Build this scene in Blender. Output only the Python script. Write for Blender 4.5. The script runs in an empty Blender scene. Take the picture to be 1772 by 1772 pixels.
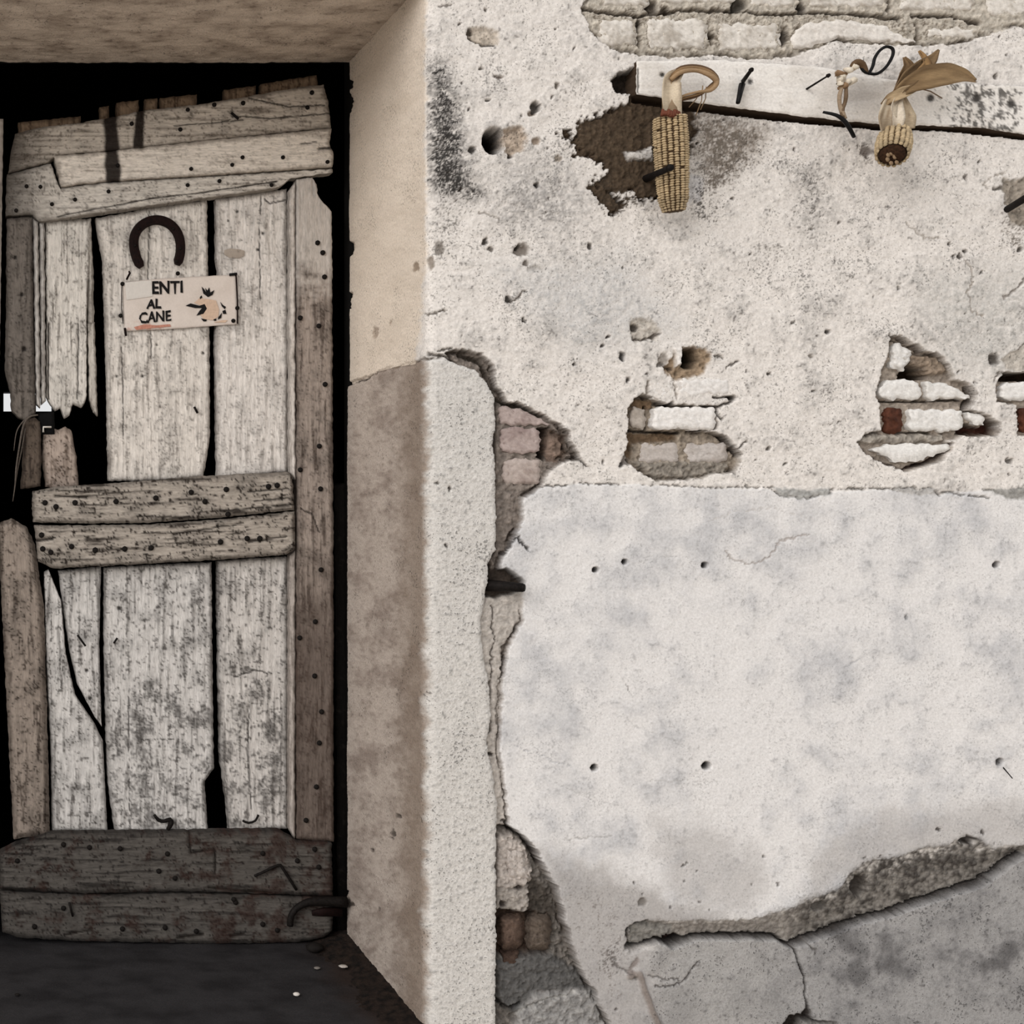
import bpy, math, random
import numpy as np
from mathutils import Vector

# ------------------------------------------------------------------ camera, sky, sun, exposure
scene = bpy.context.scene
col = scene.collection
FPX, CX, CY = 2000.0, -52.0, 831.0        # focal length in pixels, optical axis in the 1772 px frame
CAMD, CAMZ = 2.075, 1.0                   # distance to the wall face, eye height
cd = bpy.data.cameras.new('camera'); cam = bpy.data.objects.new('camera', cd); col.objects.link(cam)
cam.location = (0, -CAMD, CAMZ); cam.rotation_euler = (math.pi / 2, 0, 0)
cd.sensor_width = 36.0; cd.lens = 36.0 * FPX / 1772.0
cd.shift_x = (886 - CX) / 1772.0; cd.shift_y = -(886 - CY) / 1772.0
cd.clip_start = 0.05
scene.camera = cam
w = bpy.data.worlds.new('overcast_sky'); scene.world = w; w.use_nodes = True
bg = w.node_tree.nodes['Background']; bg.inputs[0].default_value = (0.985, 0.99, 1.0, 1); bg.inputs[1].default_value = 0.70
sl = bpy.data.lights.new('hazy_sun', 'SUN'); sl.energy = 1.75; sl.angle = math.radians(40); sl.color = (1.0, 0.982, 0.965)
so = bpy.data.objects.new('hazy_sun', sl); col.objects.link(so)
so.rotation_euler = Vector((0.74, 0.56, -0.44)).to_track_quat('-Z', 'Y').to_euler()
vs = scene.view_settings
vs.view_transform = 'Standard'; vs.look = 'None'; vs.exposure = 0.15; vs.gamma = 1.0; vs.use_curve_mapping = False

# ------------------------------------------------------------------ helpers
def lin(r, g, b):
    return np.array([(c / 255 / 12.92) if c / 255 <= 0.04045 else ((c / 255 + 0.055) / 1.055) ** 2.4 for c in (r, g, b)])
def P(px, py, y):                          # a point traced in the photograph, set at its own depth y behind the wall face
    d = y + CAMD
    return np.stack([(np.asarray(px, float) - CX) * d / FPX, np.zeros_like(np.asarray(px, float)) + y, CAMZ + (CY - np.asarray(py, float)) * d / FPX], -1)
def P3(px, py, y): return Vector([float(v) for v in P(float(px), float(py), y)])
def ss(a, b, x):
    t = np.clip((x - a) / (b - a), 0, 1); return t * t * (3 - 2 * t)
def _h(ix, iy, seed):
    n = (ix.astype(np.int64) * 374761393 + iy.astype(np.int64) * 668265263 + seed * 974634777) & 0xffffffff
    n = ((n ^ (n >> 13)) * 1274126177) & 0xffffffff
    n = n ^ (n >> 16)
    return (n & 0xffff) / 65535.0 * 2 * np.pi
def noise(x, y, seed=0):
    x = np.asarray(x, float); y = np.asarray(y, float)
    ix = np.floor(x); iy = np.floor(y); fx = x - ix; fy = y - iy
    u = fx * fx * fx * (fx * (fx * 6 - 15) + 10); v = fy * fy * fy * (fy * (fy * 6 - 15) + 10)
    def g(dx, dy):
        a = _h(ix + dx, iy + dy, seed); return np.cos(a) * (fx - dx) + np.sin(a) * (fy - dy)
    return ((g(0, 0) * (1 - u) + g(1, 0) * u) * (1 - v) + (g(0, 1) * (1 - u) + g(1, 1) * u) * v) * 1.5
def fbm(x, y, o=3, seed=0):
    s = 0; a = 1.0; t = 0
    for i in range(o):
        s = s + a * noise(x * 2 ** i, y * 2 ** i, seed + i * 17); t += a; a *= 0.5
    return s / t * 1.3
def mix(A, B, m):
    m = np.asarray(m)
    return A + (B - A) * (m[..., None] if np.ndim(A) > np.ndim(m) or np.ndim(B) > np.ndim(m) or (np.ndim(B) == 1 and np.shape(B) == (3,)) else m)
def cmix(A, B, m): return A * (1 - m[..., None]) + B * m[..., None]
def sdpoly(x, y, poly):
    p = np.asarray(poly, float); q = np.roll(p, -1, 0)
    d = np.full(x.shape, 1e9); ins = np.zeros(x.shape, bool)
    for (ax, ay), (bx, by) in zip(p, q):
        ex, ey = bx - ax, by - ay; L = ex * ex + ey * ey + 1e-9
        t = np.clip(((x - ax) * ex + (y - ay) * ey) / L, 0, 1)
        d = np.minimum(d, (x - ax - t * ex) ** 2 + (y - ay - t * ey) ** 2)
        c = ((ay > y) != (by > y)) & (x < (bx - ax) * (y - ay) / (by - ay + 1e-12) + ax)
        ins ^= c
    d = np.sqrt(d); return np.where(ins, -d, d)
def dline(x, y, pts):
    d = np.full(x.shape, 1e9)
    for (ax, ay), (bx, by) in zip(pts[:-1], pts[1:]):
        ex, ey = bx - ax, by - ay; L = ex * ex + ey * ey + 1e-9
        t = np.clip(((x - ax) * ex + (y - ay) * ey) / L, 0, 1)
        d = np.minimum(d, (x - ax - t * ex) ** 2 + (y - ay - t * ey) ** 2)
    return np.sqrt(d)
def resample(pts, n):
    p = np.asarray(pts, float); s = np.concatenate([[0], np.cumsum(np.hypot(*np.diff(p, axis=0).T))])
    t = np.linspace(0, s[-1], n); return np.stack([np.interp(t, s, p[:, 0]), np.interp(t, s, p[:, 1])], -1)

ORIG = {}
def link(o, parent=None, origin=None):
    col.objects.link(o)
    origin = Vector((0, 0, 0)) if origin is None else Vector(origin)
    ORIG[o.name] = origin
    if parent is not None:
        o.parent = parent; o.location = origin - ORIG[parent.name]
    else:
        o.location = origin
    return o
def tag(o, label=None, cat=None, group=None, kind=None):
    if label: o['label'] = label
    if cat: o['category'] = cat
    if group: o['group'] = group
    if kind: o['kind'] = kind
    return o
def empty(name, origin, parent=None):
    o = bpy.data.objects.new(name, None); o.empty_display_size = 0.05
    return link(o, parent, origin)
def mk(name, V, faces, mat, parent=None, pig=None, smooth=True, origin=None, attr=None):
    """faces: list of int arrays (n,k) or python lists"""
    V = np.asarray(V, float)
    if origin is None:
        lo, hi = V.min(0), V.max(0); origin = Vector(((lo[0] + hi[0]) / 2, (lo[1] + hi[1]) / 2, lo[2]))
    me = bpy.data.meshes.new(name)
    loops, tot = [], []
    for f in faces:
        if isinstance(f, np.ndarray) and f.ndim == 2:
            loops.append(f.ravel()); tot.append(np.full(len(f), f.shape[1]))
        else:
            loops.append(np.asarray(f)); tot.append(np.array([len(f)]))
    loops = np.concatenate(loops).astype(np.int32); tot = np.concatenate(tot).astype(np.int32)
    me.vertices.add(len(V)); me.vertices.foreach_set('co', (V - np.array(origin)).astype(np.float32).ravel())
    me.loops.add(len(loops)); me.loops.foreach_set('vertex_index', loops)
    me.polygons.add(len(tot)); st = np.concatenate([[0], np.cumsum(tot)[:-1]]).astype(np.int32)
    me.polygons.foreach_set('loop_start', st)
    try: me.polygons.foreach_set('loop_total', tot)
    except Exception: pass
    me.polygons.foreach_set('use_smooth', np.full(len(tot), smooth, bool))
    me.update(calc_edges=True)
    if pig is not None:
        pig = np.asarray(pig, float)
        if pig.ndim == 1: pig = np.tile(pig, (len(V), 1))
        a = me.attributes.new('pigment', 'FLOAT_COLOR', 'POINT')
        a.data.foreach_set('color', np.concatenate([np.clip(pig, 0.002, 0.9), np.ones((len(V), 1))], 1).astype(np.float32).ravel())
    me.materials.append(mat)
    return link(bpy.data.objects.new(name, me), parent, origin)

# ------------------------------------------------------------------ materials (procedural, node based)
def pig_mat(name, scale=(160, 160, 160), amount=0.16, bump=0.25, dist=0.002, rough=0.95, spec=0.15, detail=4.0, scale2=None, amount2=0.0):
    m = bpy.data.materials.new(name); m.use_nodes = True; nt = m.node_tree; N = nt.nodes; L = nt.links
    b = N['Principled BSDF']; b.inputs['Roughness'].default_value = rough; b.inputs['Specular IOR Level'].default_value = spec
    at = N.new('ShaderNodeAttribute'); at.attribute_name = 'pigment'
    tc = N.new('ShaderNodeTexCoord'); mp = N.new('ShaderNodeMapping'); mp.inputs['Scale'].default_value = scale
    L.new(tc.outputs['Object'], mp.inputs[0])
    nz = N.new('ShaderNodeTexNoise'); nz.inputs['Scale'].default_value = 1.0; nz.inputs['Detail'].default_value = detail; nz.inputs['Roughness'].default_value = 0.65
    L.new(mp.outputs[0], nz.inputs['Vector'])
    mr = N.new('ShaderNodeMapRange'); mr.inputs[1].default_value = 0.25; mr.inputs[2].default_value = 0.75
    mr.inputs[3].default_value = 1 - amount; mr.inputs[4].default_value = 1 + amount * 0.6
    L.new(nz.outputs[0], mr.inputs[0])
    mu = N.new('ShaderNodeVectorMath'); mu.operation = 'SCALE'
    L.new(at.outputs['Color'], mu.inputs[0]); L.new(mr.outputs[0], mu.inputs['Scale'])
    L.new(mu.outputs[0], b.inputs['Base Color'])
    if amount2:
        n2 = N.new('ShaderNodeTexNoise'); n2.inputs['Scale'].default_value = scale2; n2.inputs['Detail'].default_value = 1.5; L.new(tc.outputs['Object'], n2.inputs['Vector'])
        n4 = N.new('ShaderNodeTexNoise'); n4.inputs['Scale'].default_value = 16.0; n4.inputs['Detail'].default_value = 4.0; L.new(tc.outputs['Object'], n4.inputs['Vector'])
        ad = N.new('ShaderNodeMath'); ad.operation = 'MULTIPLY_ADD'; ad.inputs[1].default_value = 0.42; L.new(n4.outputs[0], ad.inputs[0]); L.new(n2.outputs[0], ad.inputs[2])
        m2 = N.new('ShaderNodeMapRange'); m2.interpolation_type = 'SMOOTHSTEP'; m2.inputs[1].default_value = 0.82; m2.inputs[2].default_value = 0.95; m2.inputs[3].default_value = 1.0; m2.inputs[4].default_value = 1 - amount2
        L.new(ad.outputs[0], m2.inputs[0])
        mv = N.new('ShaderNodeVectorMath'); mv.operation = 'SCALE'; L.new(mu.outputs[0], mv.inputs[0]); L.new(m2.outputs[0], mv.inputs['Scale']); L.new(mv.outputs[0], b.inputs['Base Color'])
    bp = N.new('ShaderNodeBump'); bp.inputs['Strength'].default_value = bump; bp.inputs['Distance'].default_value = dist
    L.new(nz.outputs[0], bp.inputs['Height']); L.new(bp.outputs[0], b.inputs['Normal'])
    return m
def flat_mat(name, rgb, rough=0.8, amount=0.3, scale=120, metal=0.0, spec=0.15):
    m = bpy.data.materials.new(name); m.use_nodes = True; nt = m.node_tree; N = nt.nodes; L = nt.links
    b = N['Principled BSDF']; b.inputs['Roughness'].default_value = rough; b.inputs['Metallic'].default_value = metal; b.inputs['Specular IOR Level'].default_value = spec
    tc = N.new('ShaderNodeTexCoord'); nz = N.new('ShaderNodeTexNoise'); nz.inputs['Scale'].default_value = scale; nz.inputs['Detail'].default_value = 4
    L.new(tc.outputs['Object'], nz.inputs['Vector'])
    cr = N.new('ShaderNodeValToRGB'); c = lin(*rgb)
    cr.color_ramp.elements[0].position = 0.3; cr.color_ramp.elements[1].position = 0.7
    cr.color_ramp.elements[0].color = (*np.clip(c * (1 - amount), 0, 1), 1); cr.color_ramp.elements[1].color = (*np.clip(c * (1 + amount), 0, 1), 1)
    L.new(nz.outputs[0], cr.inputs[0]); L.new(cr.outputs[0], b.inputs['Base Color'])
    bp = N.new('ShaderNodeBump'); bp.inputs['Strength'].default_value = 0.3; bp.inputs['Distance'].default_value = 0.001
    L.new(nz.outputs[0], bp.inputs['Height']); L.new(bp.outputs[0], b.inputs['Normal'])
    return m
M_PLASTER = pig_mat('lime_plaster', (250, 250, 250), 0.24, 0.5, 0.0015, scale2=270, amount2=0.5)
M_SMOOTH = pig_mat('smooth_lime_plaster', (240, 240, 240), 0.2, 0.4, 0.0012, scale2=260, amount2=0.22)
M_PAPER = pig_mat('painted_plate', (300, 300, 300), 0.08, 0.1, 0.0005, 0.7)
M_ROUGH = pig_mat('roughcast', (230, 230, 230), 0.32, 0.6, 0.003, scale2=230, amount2=0.6)
M_CORE = pig_mat('earth_mortar', (150, 150, 150), 0.35, 0.7, 0.004)
M_BRICK = pig_mat('limewashed_brick', (200, 200, 260), 0.2, 0.4, 0.002)
M_WOODV = pig_mat('weathered_wood_upright', (230, 230, 48), 0.34, 0.6, 0.002, 0.9)
M_WOODH = pig_mat('weathered_wood_level', (48, 230, 230), 0.38, 0.7, 0.002, 0.9)
M_CORN = pig_mat('dry_corn', (300, 300, 300), 0.2, 0.2, 0.001, 0.6, 0.3)
M_HUSK = pig_mat('dry_husk', (60, 500, 500), 0.25, 0.4, 0.001, 0.75, 0.25)
M_ASPH = pig_mat('dark_concrete', (300, 300, 300), 0.3, 0.5, 0.002, 0.9)
M_IRON = flat_mat('black_iron', (26, 22, 20), 0.7, 0.4, 200, 0.3)
M_RUST = flat_mat('rusty_iron', (24, 10, 8), 0.75, 0.5, 160, 0.1)
M_WIRE = flat_mat('black_wire', (18, 17, 17), 0.5, 0.3, 200, 0.2)
M_DARKROOM = flat_mat('sooty_interior', (20, 18, 16), 0.95, 0.3, 12)  # near-black: the darkness of the unlit room is put into the wall colour
M_INK = flat_mat('black_print', (24, 22, 22), 0.8, 0.3, 300)
M_TAN = flat_mat('tan_print', (205, 178, 156), 0.8, 0.1, 200)
M_REDPR = flat_mat('faded_red_print', (186, 130, 112), 0.8, 0.2, 200)
M_TAPE = flat_mat('pale_tape', (214, 207, 199), 0.7, 0.04, 200)
M_UNSEEN_PAVE = flat_mat('pale_paving', (206, 198, 188), 0.9, 0.15, 6)  # unseen ground outside, made pale to bounce light onto the soffit
M_OUTW = flat_mat('plain_plaster', (196, 188, 180), 0.95, 0.1, 8)

# ------------------------------------------------------------------ the plastered wall with its reveal: one relief surface, cut into its layers
XC = (740 - CX) * CAMD / FPX               # corner of the doorway
DOORY = 0.425                              # depth of the reveal
RAD = 0.016
step = 1.9 / 964.0
rev = np.linspace(0, 1, 95)                # reveal, from behind to the corner
ydep = DOORY + 0.0 - rev * (DOORY - RAD)
arc = np.linspace(0, math.pi / 2, 9)[1:-1]
xf = np.arange(XC + RAD, (1776 - CX) * CAMD / FPX, step)
xo = xf[-1] + np.cumsum(np.geomspace(step * 1.5, 0.12, 34))
bx = np.concatenate([np.full(95, XC), XC + RAD - RAD * np.cos(arc), xf, xo])
by = np.concatenate([ydep, RAD - RAD * np.sin(arc), np.zeros(len(xf) + len(xo))])
nx_ = np.concatenate([np.full(95, -1.0), -np.cos(arc), np.zeros(len(xf) + len(xo))])
ny_ = np.concatenate([np.zeros(95), -np.sin(arc), np.full(len(xf) + len(xo), -1.0)])
zf = np.arange(-0.006, CAMZ + (CY + 8) / 964.0, step)
zo = zf[-1] + np.cumsum(np.geomspace(step * 1.5, 0.1, 26))
bz = np.concatenate([zf, zo])
NX, NZ = len(bx), len(bz)
BX, BZ = np.meshgrid(bx, bz); BY = np.tile(by, (NZ, 1))
D = BY + CAMD
PX = CX + FPX * BX / D; PY = CY - FPX * (BZ - CAMZ) / D
onfront = np.tile(ny_ < -0.5, (NZ, 1))
# ragged coordinates
QX = PX + 4.6 * fbm(PX / 26, PY / 26, 3, 11) + 2.4 * noise(PX / 9, PY / 9, 13) + 1.8 * noise(PX / 4.6, PY / 4.6, 12)
QY = PY + 4.6 * fbm(PX / 26, PY / 26, 3, 21) + 2.4 * noise(PX / 9, PY / 9, 23) + 1.8 * noise(PX / 4.6, PY / 4.6, 22)
n_big = fbm(PX / 170, PY / 170, 3, 1); n_mid = fbm(PX / 46, PY / 46, 3, 2); n_sm = fbm(PX / 11, PY / 11, 3, 3); n_fi = noise(PX / 4.2, PY / 4.2, 4)
n_x = noise(PX / 3.1, PY / 3.1, 5)
H = 3.2 * n_big + 1.9 * n_mid + 1.0 * n_sm + 0.32 * n_fi
WHITE = lin(226, 219, 212); GREYP = lin(176, 171, 166); DIRT = lin(58, 50, 44); BEIGE = lin(206, 190, 172)
C = cmix(np.tile(WHITE, (NZ, NX, 1)), GREYP, 0.75 * ss(-0.1, 0.75, n_mid * 0.5 + n_sm * 0.55 + n_big * 0.3 + 0.2 * n_fi))
zone = np.zeros((NZ, NX), np.int8)

def win(x0, y0, x1, y1, m=14):
    return np.nonzero((PX > x0 - m) & (PX < x1 + m) & (PY > y0 - m) & (PY < y1 + m))
def pbox(poly):
    p = np.asarray(poly); return p[:, 0].min(), p[:, 1].min(), p[:, 0].max(), p[:, 1].max()
def area(poly, depth=None, colr=None, edge=2.5,  rough=1.0, zn=None, ragged=1.0, cvar=0.35, keep=0.0, soft=0.0, front=True):
    I = win(*pbox(poly))
    if len(I[0]) == 0: return
    x = PX[I] + (QX[I] - PX[I]) * ragged; y = PY[I] + (QY[I] - PY[I]) * ragged
    d = sdpoly(x, y, poly) + soft * n_sm[I]
    if zn == 1 and edge <= 2.2: edge = 1.4
    m = ss(edge, -edge, d)
    if front: m = m * onfront[I]
    if depth is not None:
        rim = (9.0 * ss(-8, -2, d) * ss(-0.25, 0.4, n_mid[I] + 0.6 * n_sm[I]) if (zn == 1 and edge < 1.5) else 0.0)
        t = depth - rim + rough * (2.2 * n_sm[I] + 1.0 * n_fi[I] + 1.4 * n_mid[I]) + keep * H[I]
        H[I] = H[I] * (1 - m) + t * m
    if colr is not None:
        c = np.asarray(colr) * (1 + cvar * (n_sm[I] + 0.4 * n_fi[I]))[..., None]
        mm = ss(edge + 1.5, -edge, d) * (onfront[I] if front else 1)
        if zn == 1 and edge < 1.5: c = cmix(c, lin(62, 50, 41), 0.8 * ss(-7, -0.5, d) * ss(4, 1, d) * ss(-0.5, 0.3, n_mid[I] + 0.6 * n_sm[I]))  # dark rim: edge dirt plus the recess's shadow put into the colour
        C[I] = cmix(C[I], np.clip(c, 0.003, 0.9), mm)
    if zn is not None:
        z = zone[I]; z[m > 0.5] = zn; zone[I] = z
def crack(pts, wid, depth, colr=DIRT, cm=0.9, ragged=1.0, breakup=0.0):
    p = np.asarray(pts); I = win(p[:, 0].min(), p[:, 1].min(), p[:, 0].max(), p[:, 1].max())
    if len(I[0]) == 0: return
    x = PX[I] + (QX[I] - PX[I]) * ragged; y = PY[I] + (QY[I] - PY[I]) * ragged
    d = dline(x, y, pts) + breakup * np.maximum(0, noise(PX[I] / 13, PY[I] / 13, 77) + 0.1) * 6
    m = ss(wid, wid * 0.35, d)
    H[I] -= depth * m
    C[I] = cmix(C[I], colr, m * cm)
def pit(x, y, rx, ry=None, depth=8, colr=DIRT, cm=0.85, ragged=0.9):
    ry = ry or rx; I = win(x - rx * 1.4, y - ry * 1.4, x + rx * 1.4, y + ry * 1.4, 4)
    if len(I[0]) == 0: return
    qx = PX[I] + (QX[I] - PX[I]) * ragged; qy = PY[I] + (QY[I] - PY[I]) * ragged
    d = np.hypot((qx - x) / rx, (qy - y) / ry)
    m = ss(1.15, 0.55, d); H[I] -= depth * m; C[I] = cmix(C[I], np.asarray(colr), ss(1.2, 0.7, d) * cm)
def speck(poly, dens, colr, soft=40, scale=5.0, seed=50, fade=1.0):
    """mould / soot speckle spread over a stained patch of plaster"""
    I = win(*pbox(poly), m=int(soft) + 6)
    if len(I[0]) == 0: return
    d = sdpoly(QX[I], QY[I], poly); env = ss(soft, -soft, d)
    q = scale / 4.6
    n = 0.60 * noise(PX[I] / (2.7 * q), PY[I] / (2.7 * q), seed) + 0.45 * noise(PX[I] / (6.5 * q), PY[I] / (6.5 * q), seed + 1) + 0.30 * noise(PX[I] / 19, PY[I] / 19, seed + 2)
    thr = 0.95 - 1.12 * env * dens
    m = ss(thr - 0.12, thr + 0.36, n) * fade * ss(0, 0.2, env)
    C[I] = cmix(C[I], colr, np.clip(m, 0, 1) * onfront[I])

def stain(poly, colr, amt, soft=30, var=0.5):
    I = win(*pbox(poly), m=int(soft) + 6); d = sdpoly(QX[I], QY[I], poly) + 12 * n_mid[I]
    m = amt * ss(soft, -soft, d) * np.clip(1 - var + var * (0.6 + n_sm[I] + 0.7 * n_fi[I]), 0, 1.2)
    C[I] = cmix(C[I], np.asarray(colr), np.clip(m, 0, 1) * onfront[I])
MOULD = lin(70, 66, 63); BROWN = lin(74, 60, 48); MORTAR = lin(140, 130, 120); MORTD = lin(96, 88, 80)
# general fine specks over the upper plaster
ns = 0.55 * noise(PX / 4.4, PY / 4.4, 31) + 0.5 * noise(PX / 11, PY / 11, 32) + 0.35 * n_mid
C = cmix(C, lin(112, 106, 102), 0.75 * ss(0.34, 0.7, ns) * onfront)
n3 = noise(PX / 2.9, PY / 2.9, 33) + 0.35 * n_sm
pm = ss(-0.3, 0.7, n_mid + 0.5 * n_big)
C = cmix(C, lin(96, 90, 86), 0.5 * ss(0.6, 0.9, n3) * onfront * pm); H -= 0.9 * ss(0.6, 0.9, n3) * onfront * pm
# --- lower plaster panel (smoother, whiter, proud of the upper coat)
LOWP = [(868, 850), (905, 862), (935, 843), (1000, 838), (1080, 838), (1150, 842), (1240, 845), (1330, 846), (1350, 858), (1400, 862), (1445, 850), (1540, 847), (1570, 856), (1625, 855), (1700, 847), (1740, 860), (1780, 852), (5000, 850), (5000, 1470),
        (1772, 1466), (1740, 1462), (1720, 1472), (1690, 1452), (1665, 1448), (1640, 1466), (1600, 1466), (1560, 1482), (1500, 1492), (1470, 1512), (1450, 1542), (1400, 1557), (1370, 1572), (1300, 1592), (1160, 1594), (1100, 1597), (1100, 1640), (1230, 1650), (1240, 1900), (800, 1900), (800, 900)]
I = win(790, 830, 5000, 1900)
d = sdpoly(PX[I] + 0.6 * (QX[I] - PX[I]), PY[I] + 0.6 * (QY[I] - PY[I]), LOWP)
m = ss(2.2, -2.2, d) * onfront[I]
H[I] = H[I] * (1 - m) + m * (2.4 + 1.8 * n_big[I] + 0.9 * n_mid[I] + 0.4 * n_sm[I] + 0.15 * n_fi[I])
pc = cmix(np.tile(lin(225, 221, 218), (len(I[0]), 1)), lin(174, 174, 177), 0.62 * ss(-0.1, 0.9, n_big[I] * 0.7 + n_mid[I] * 0.5 + 0.15))
pc = cmix(pc, lin(140, 138, 138), 0.5 * ss(0.15, 0.8, n_sm[I] * 0.7 + n_mid[I] * 0.35 + 0.25 * n_fi[I]))
# grey-brown render at the foot; other patches put darkening towards the ground into colour
render_and_shade = ss(28, -28, sdpoly(QX[I], QY[I], [(935, 1470), (1010, 1500), (1080, 1520), (1160, 1560), (1250, 1575), (1250, 1900), (900, 1900), (960, 1560)]) + 22 * n_mid[I])
render_and_shade = np.maximum(render_and_shade, 0.6 * ss(25, -25, sdpoly(QX[I], QY[I], [(1130, 1420), (1260, 1440), (1330, 1500), (1300, 1580), (1160, 1570)]) + 25 * n_mid[I]))
render_and_shade = np.maximum(render_and_shade, 0.7 * ss(30, -30, sdpoly(QX[I], QY[I], [(1400, 1480), (1500, 1420), (1640, 1400), (1800, 1380), (1800, 1470), (1500, 1500), (1400, 1560)]) + 30 * n_mid[I]))
pc = cmix(pc, lin(150, 144, 140), 0.7 * render_and_shade)
C[I] = cmix(C[I], pc, m)
z = zone[I]; z[m > 0.5] = 3; zone[I] = z
# ledge cracks along its top
for pts, wd, dp in [([(935, 842), (1000, 838), (1080, 837)], 2.2, 4), ([(1080, 837), (1240, 843), (1340, 843)], 2.0, 3), ([(1335, 846), (1350, 858), (1400, 862), (1440, 852)], 3.2, 5), ([(1380, 850), (1450, 847), (1540, 845)], 2.4, 4), ([(1545, 847), (1590, 845), (1612, 846), (1622, 855)], 3.2, 6), ([(1625, 852), (1700, 860), (1712, 862)], 2.2, 4), ([(1700, 848), (1735, 850), (1790, 846)], 3.5, 6), ([(1735, 852), (1750, 862), (1772, 856)], 2.6, 4)]:
    crack(pts, wd, dp, lin(96, 92, 88), 0.75, 0.7, 0.5)
area([(1340, 845), (1440, 846), (1435, 856), (1390, 862), (1350, 858)], 1.0, lin(168, 166, 162), rough=0.8)
area([(1705, 848), (1780, 846), (1780, 858), (1750, 864), (1725, 856)], 0.5, lin(150, 147, 142), rough=0.8)
area([(1545, 846), (1615, 846), (1618, 856), (1570, 856)], 1.0, lin(172, 168, 164), rough=0.8)
# flaking scab and hairlines on the panel
crack([(1252, 955), (1262, 966), (1285, 974), (1310, 973), (1332, 960), (1350, 935), (1400, 925)], 2.0, 1.4, lin(150, 138, 130), 0.6)
crack([(1225, 900), (1270, 885), (1330, 880), (1395, 895)], 1.4, 0.7, lin(190, 184, 178), 0.5)
crack([(890, 1290), (940, 1308), (985, 1325)], 1.5, 0.8, lin(165, 165, 168), 0.6); crack([(960, 1355), (1020, 1380), (1060, 1395)], 1.3, 0.7, lin(175, 172, 170), 0.6)
crack([(1060, 1232), (1120, 1265), (1190, 1290)], 1.3, 0.6, lin(178, 176, 174), 0.5); crack([(1080, 1180), (1090, 1202)], 1.6, 1, lin(120, 115, 112), 0.7)
crack([(1108, 965), (1170, 962)], 1.3, 0.5, lin(170, 168, 166), 0.6); crack([(1460, 1155), (1485, 1140)], 2, 0.5, lin(160, 160, 162), 0.6)
crack([(975, 1452), (1060, 1446)], 1.6, 0.8, lin(150, 146, 142), 0.5); crack([(1120, 1350), (1240, 1352)], 1.1, 0.4, lin(180, 176, 172), 0.6)
for (x, y, r) in [(1030, 986, 5.5), (1080, 972, 5.5), (1218, 978, 6), (1723, 977, 6.5), (1028, 1328, 6.5), (1222, 1325, 8), (1728, 1318, 7)]:
    pit(x, y, r, r * 0.9, 26, lin(34, 30, 28), 0.95, 0.15)
pit(1568, 1068, 4, 5, 3, lin(130, 130, 130)); pit(1700, 1438, 4, 4, 4); pit(1622, 1436, 5, 3, 4)

# --- corner of rough-cast render wrapping the reveal
PIER = [(560, 676), (600, 668), (625, 657), (652, 645), (680, 636), (735, 624), (765, 619), (795, 630), (822, 640), (842, 662), (856, 690), (858, 740), (853, 770), (857, 800), (858, 850), (858, 950), (845, 975), (842, 1010), (838, 1040), (832, 1075), (835, 1130), (846, 1180), (850, 1240), (842, 1290), (853, 1340), (860, 1400), (859, 1450), (858, 1772), (858, 1900), (560, 1900)]
# exposed fabric beside it, first
CORE = lin(132, 122, 114)
area([(770, 610), (800, 604), (835, 612), (852, 632), (862, 672), (880, 694), (912, 703), (945, 718), (968, 735), (983, 746), (994, 770), (1004, 795), (985, 796), (965, 806), (950, 822), (935, 842), (906, 862), (905, 900), (890, 930), (872, 960), (864, 1000), (900, 1030), (902, 1075), (880, 1120), (868, 1180), (862, 1300), (874, 1360), (880, 1425), (890, 1450), (800, 1450), (800, 640)], -13, CORE, 2.0, 1.6, 1, 0.8, 0.5)
area([(815, 1010), (905, 1024), (900, 1075), (872, 1120), (860, 1300), (872, 1350), (878, 1430), (830, 1430)], -3, lin(182, 174, 166), 3, 0.8, 1, 0.8, 0.3)
crack([(800, 612), (832, 622), (848, 652), (858, 690), (905, 705), (940, 722)], 5.5, 12, lin(62, 54, 46), 0.85, 0.8)
crack([(738, 612), (772, 618), (790, 628)], 3.5, 7, lin(70, 62, 54), 0.85, 0.9)
crack([(760, 604), (782, 603)], 3, 5, lin(70, 62, 54), 0.8); crack([(735, 623), (765, 619), (800, 632)], 2.6, 6, lin(80, 70, 60), 0.8)
area([(936, 742), (956, 741), (957, 770), (948, 796), (936, 790)], -48, lin(40, 32, 26), 1.8, 0.6, 1, 0.5)
area([(957, 744), (985, 752), (990, 785), (968, 800), (952, 796)], -20, lin(128, 110, 98), 2, 1.6, 1, 0.8, 0.6)
crack([(985, 770), (1000, 795), (1018, 806)], 3.2, 6, lin(70, 62, 56), 0.8)
crack([(872, 958), (895, 930), (900, 938), (912, 948)], 2.8, 6, lin(50, 44, 40), 0.85)
area([(845, 985), (880, 985), (905, 1005), (908, 1020), (860, 1035), (838, 1030)], -16, lin(60, 52, 46), 2.5, 1.2, 1, 0.7)
crack([(853, 1050), (855, 1110), (850, 1190), (846, 1240)], 1.8, 5, lin(100, 92, 86), 0.7); crack([(880, 1120), (866, 1175), (860, 1240), (866, 1310), (875, 1360)], 1.6, 4, lin(130, 120, 112), 0.6)
crack([(822, 1060), (815, 1105), (824, 1150), (840, 1200)], 1.7, 4, lin(120, 112, 106), 0.6)
pit(845, 1258, 8, 13, 14, lin(48, 44, 40)); pit(838, 1285, 7, 8, 12, lin(48, 44, 40)); pit(850, 1306, 5, 5, 10)
crack([(861, 694), (861, 760), (859, 850), (861, 950), (850, 985)], 3.4, 12, lin(44, 37, 32), 0.9, 0.35, 0.4)
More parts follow.
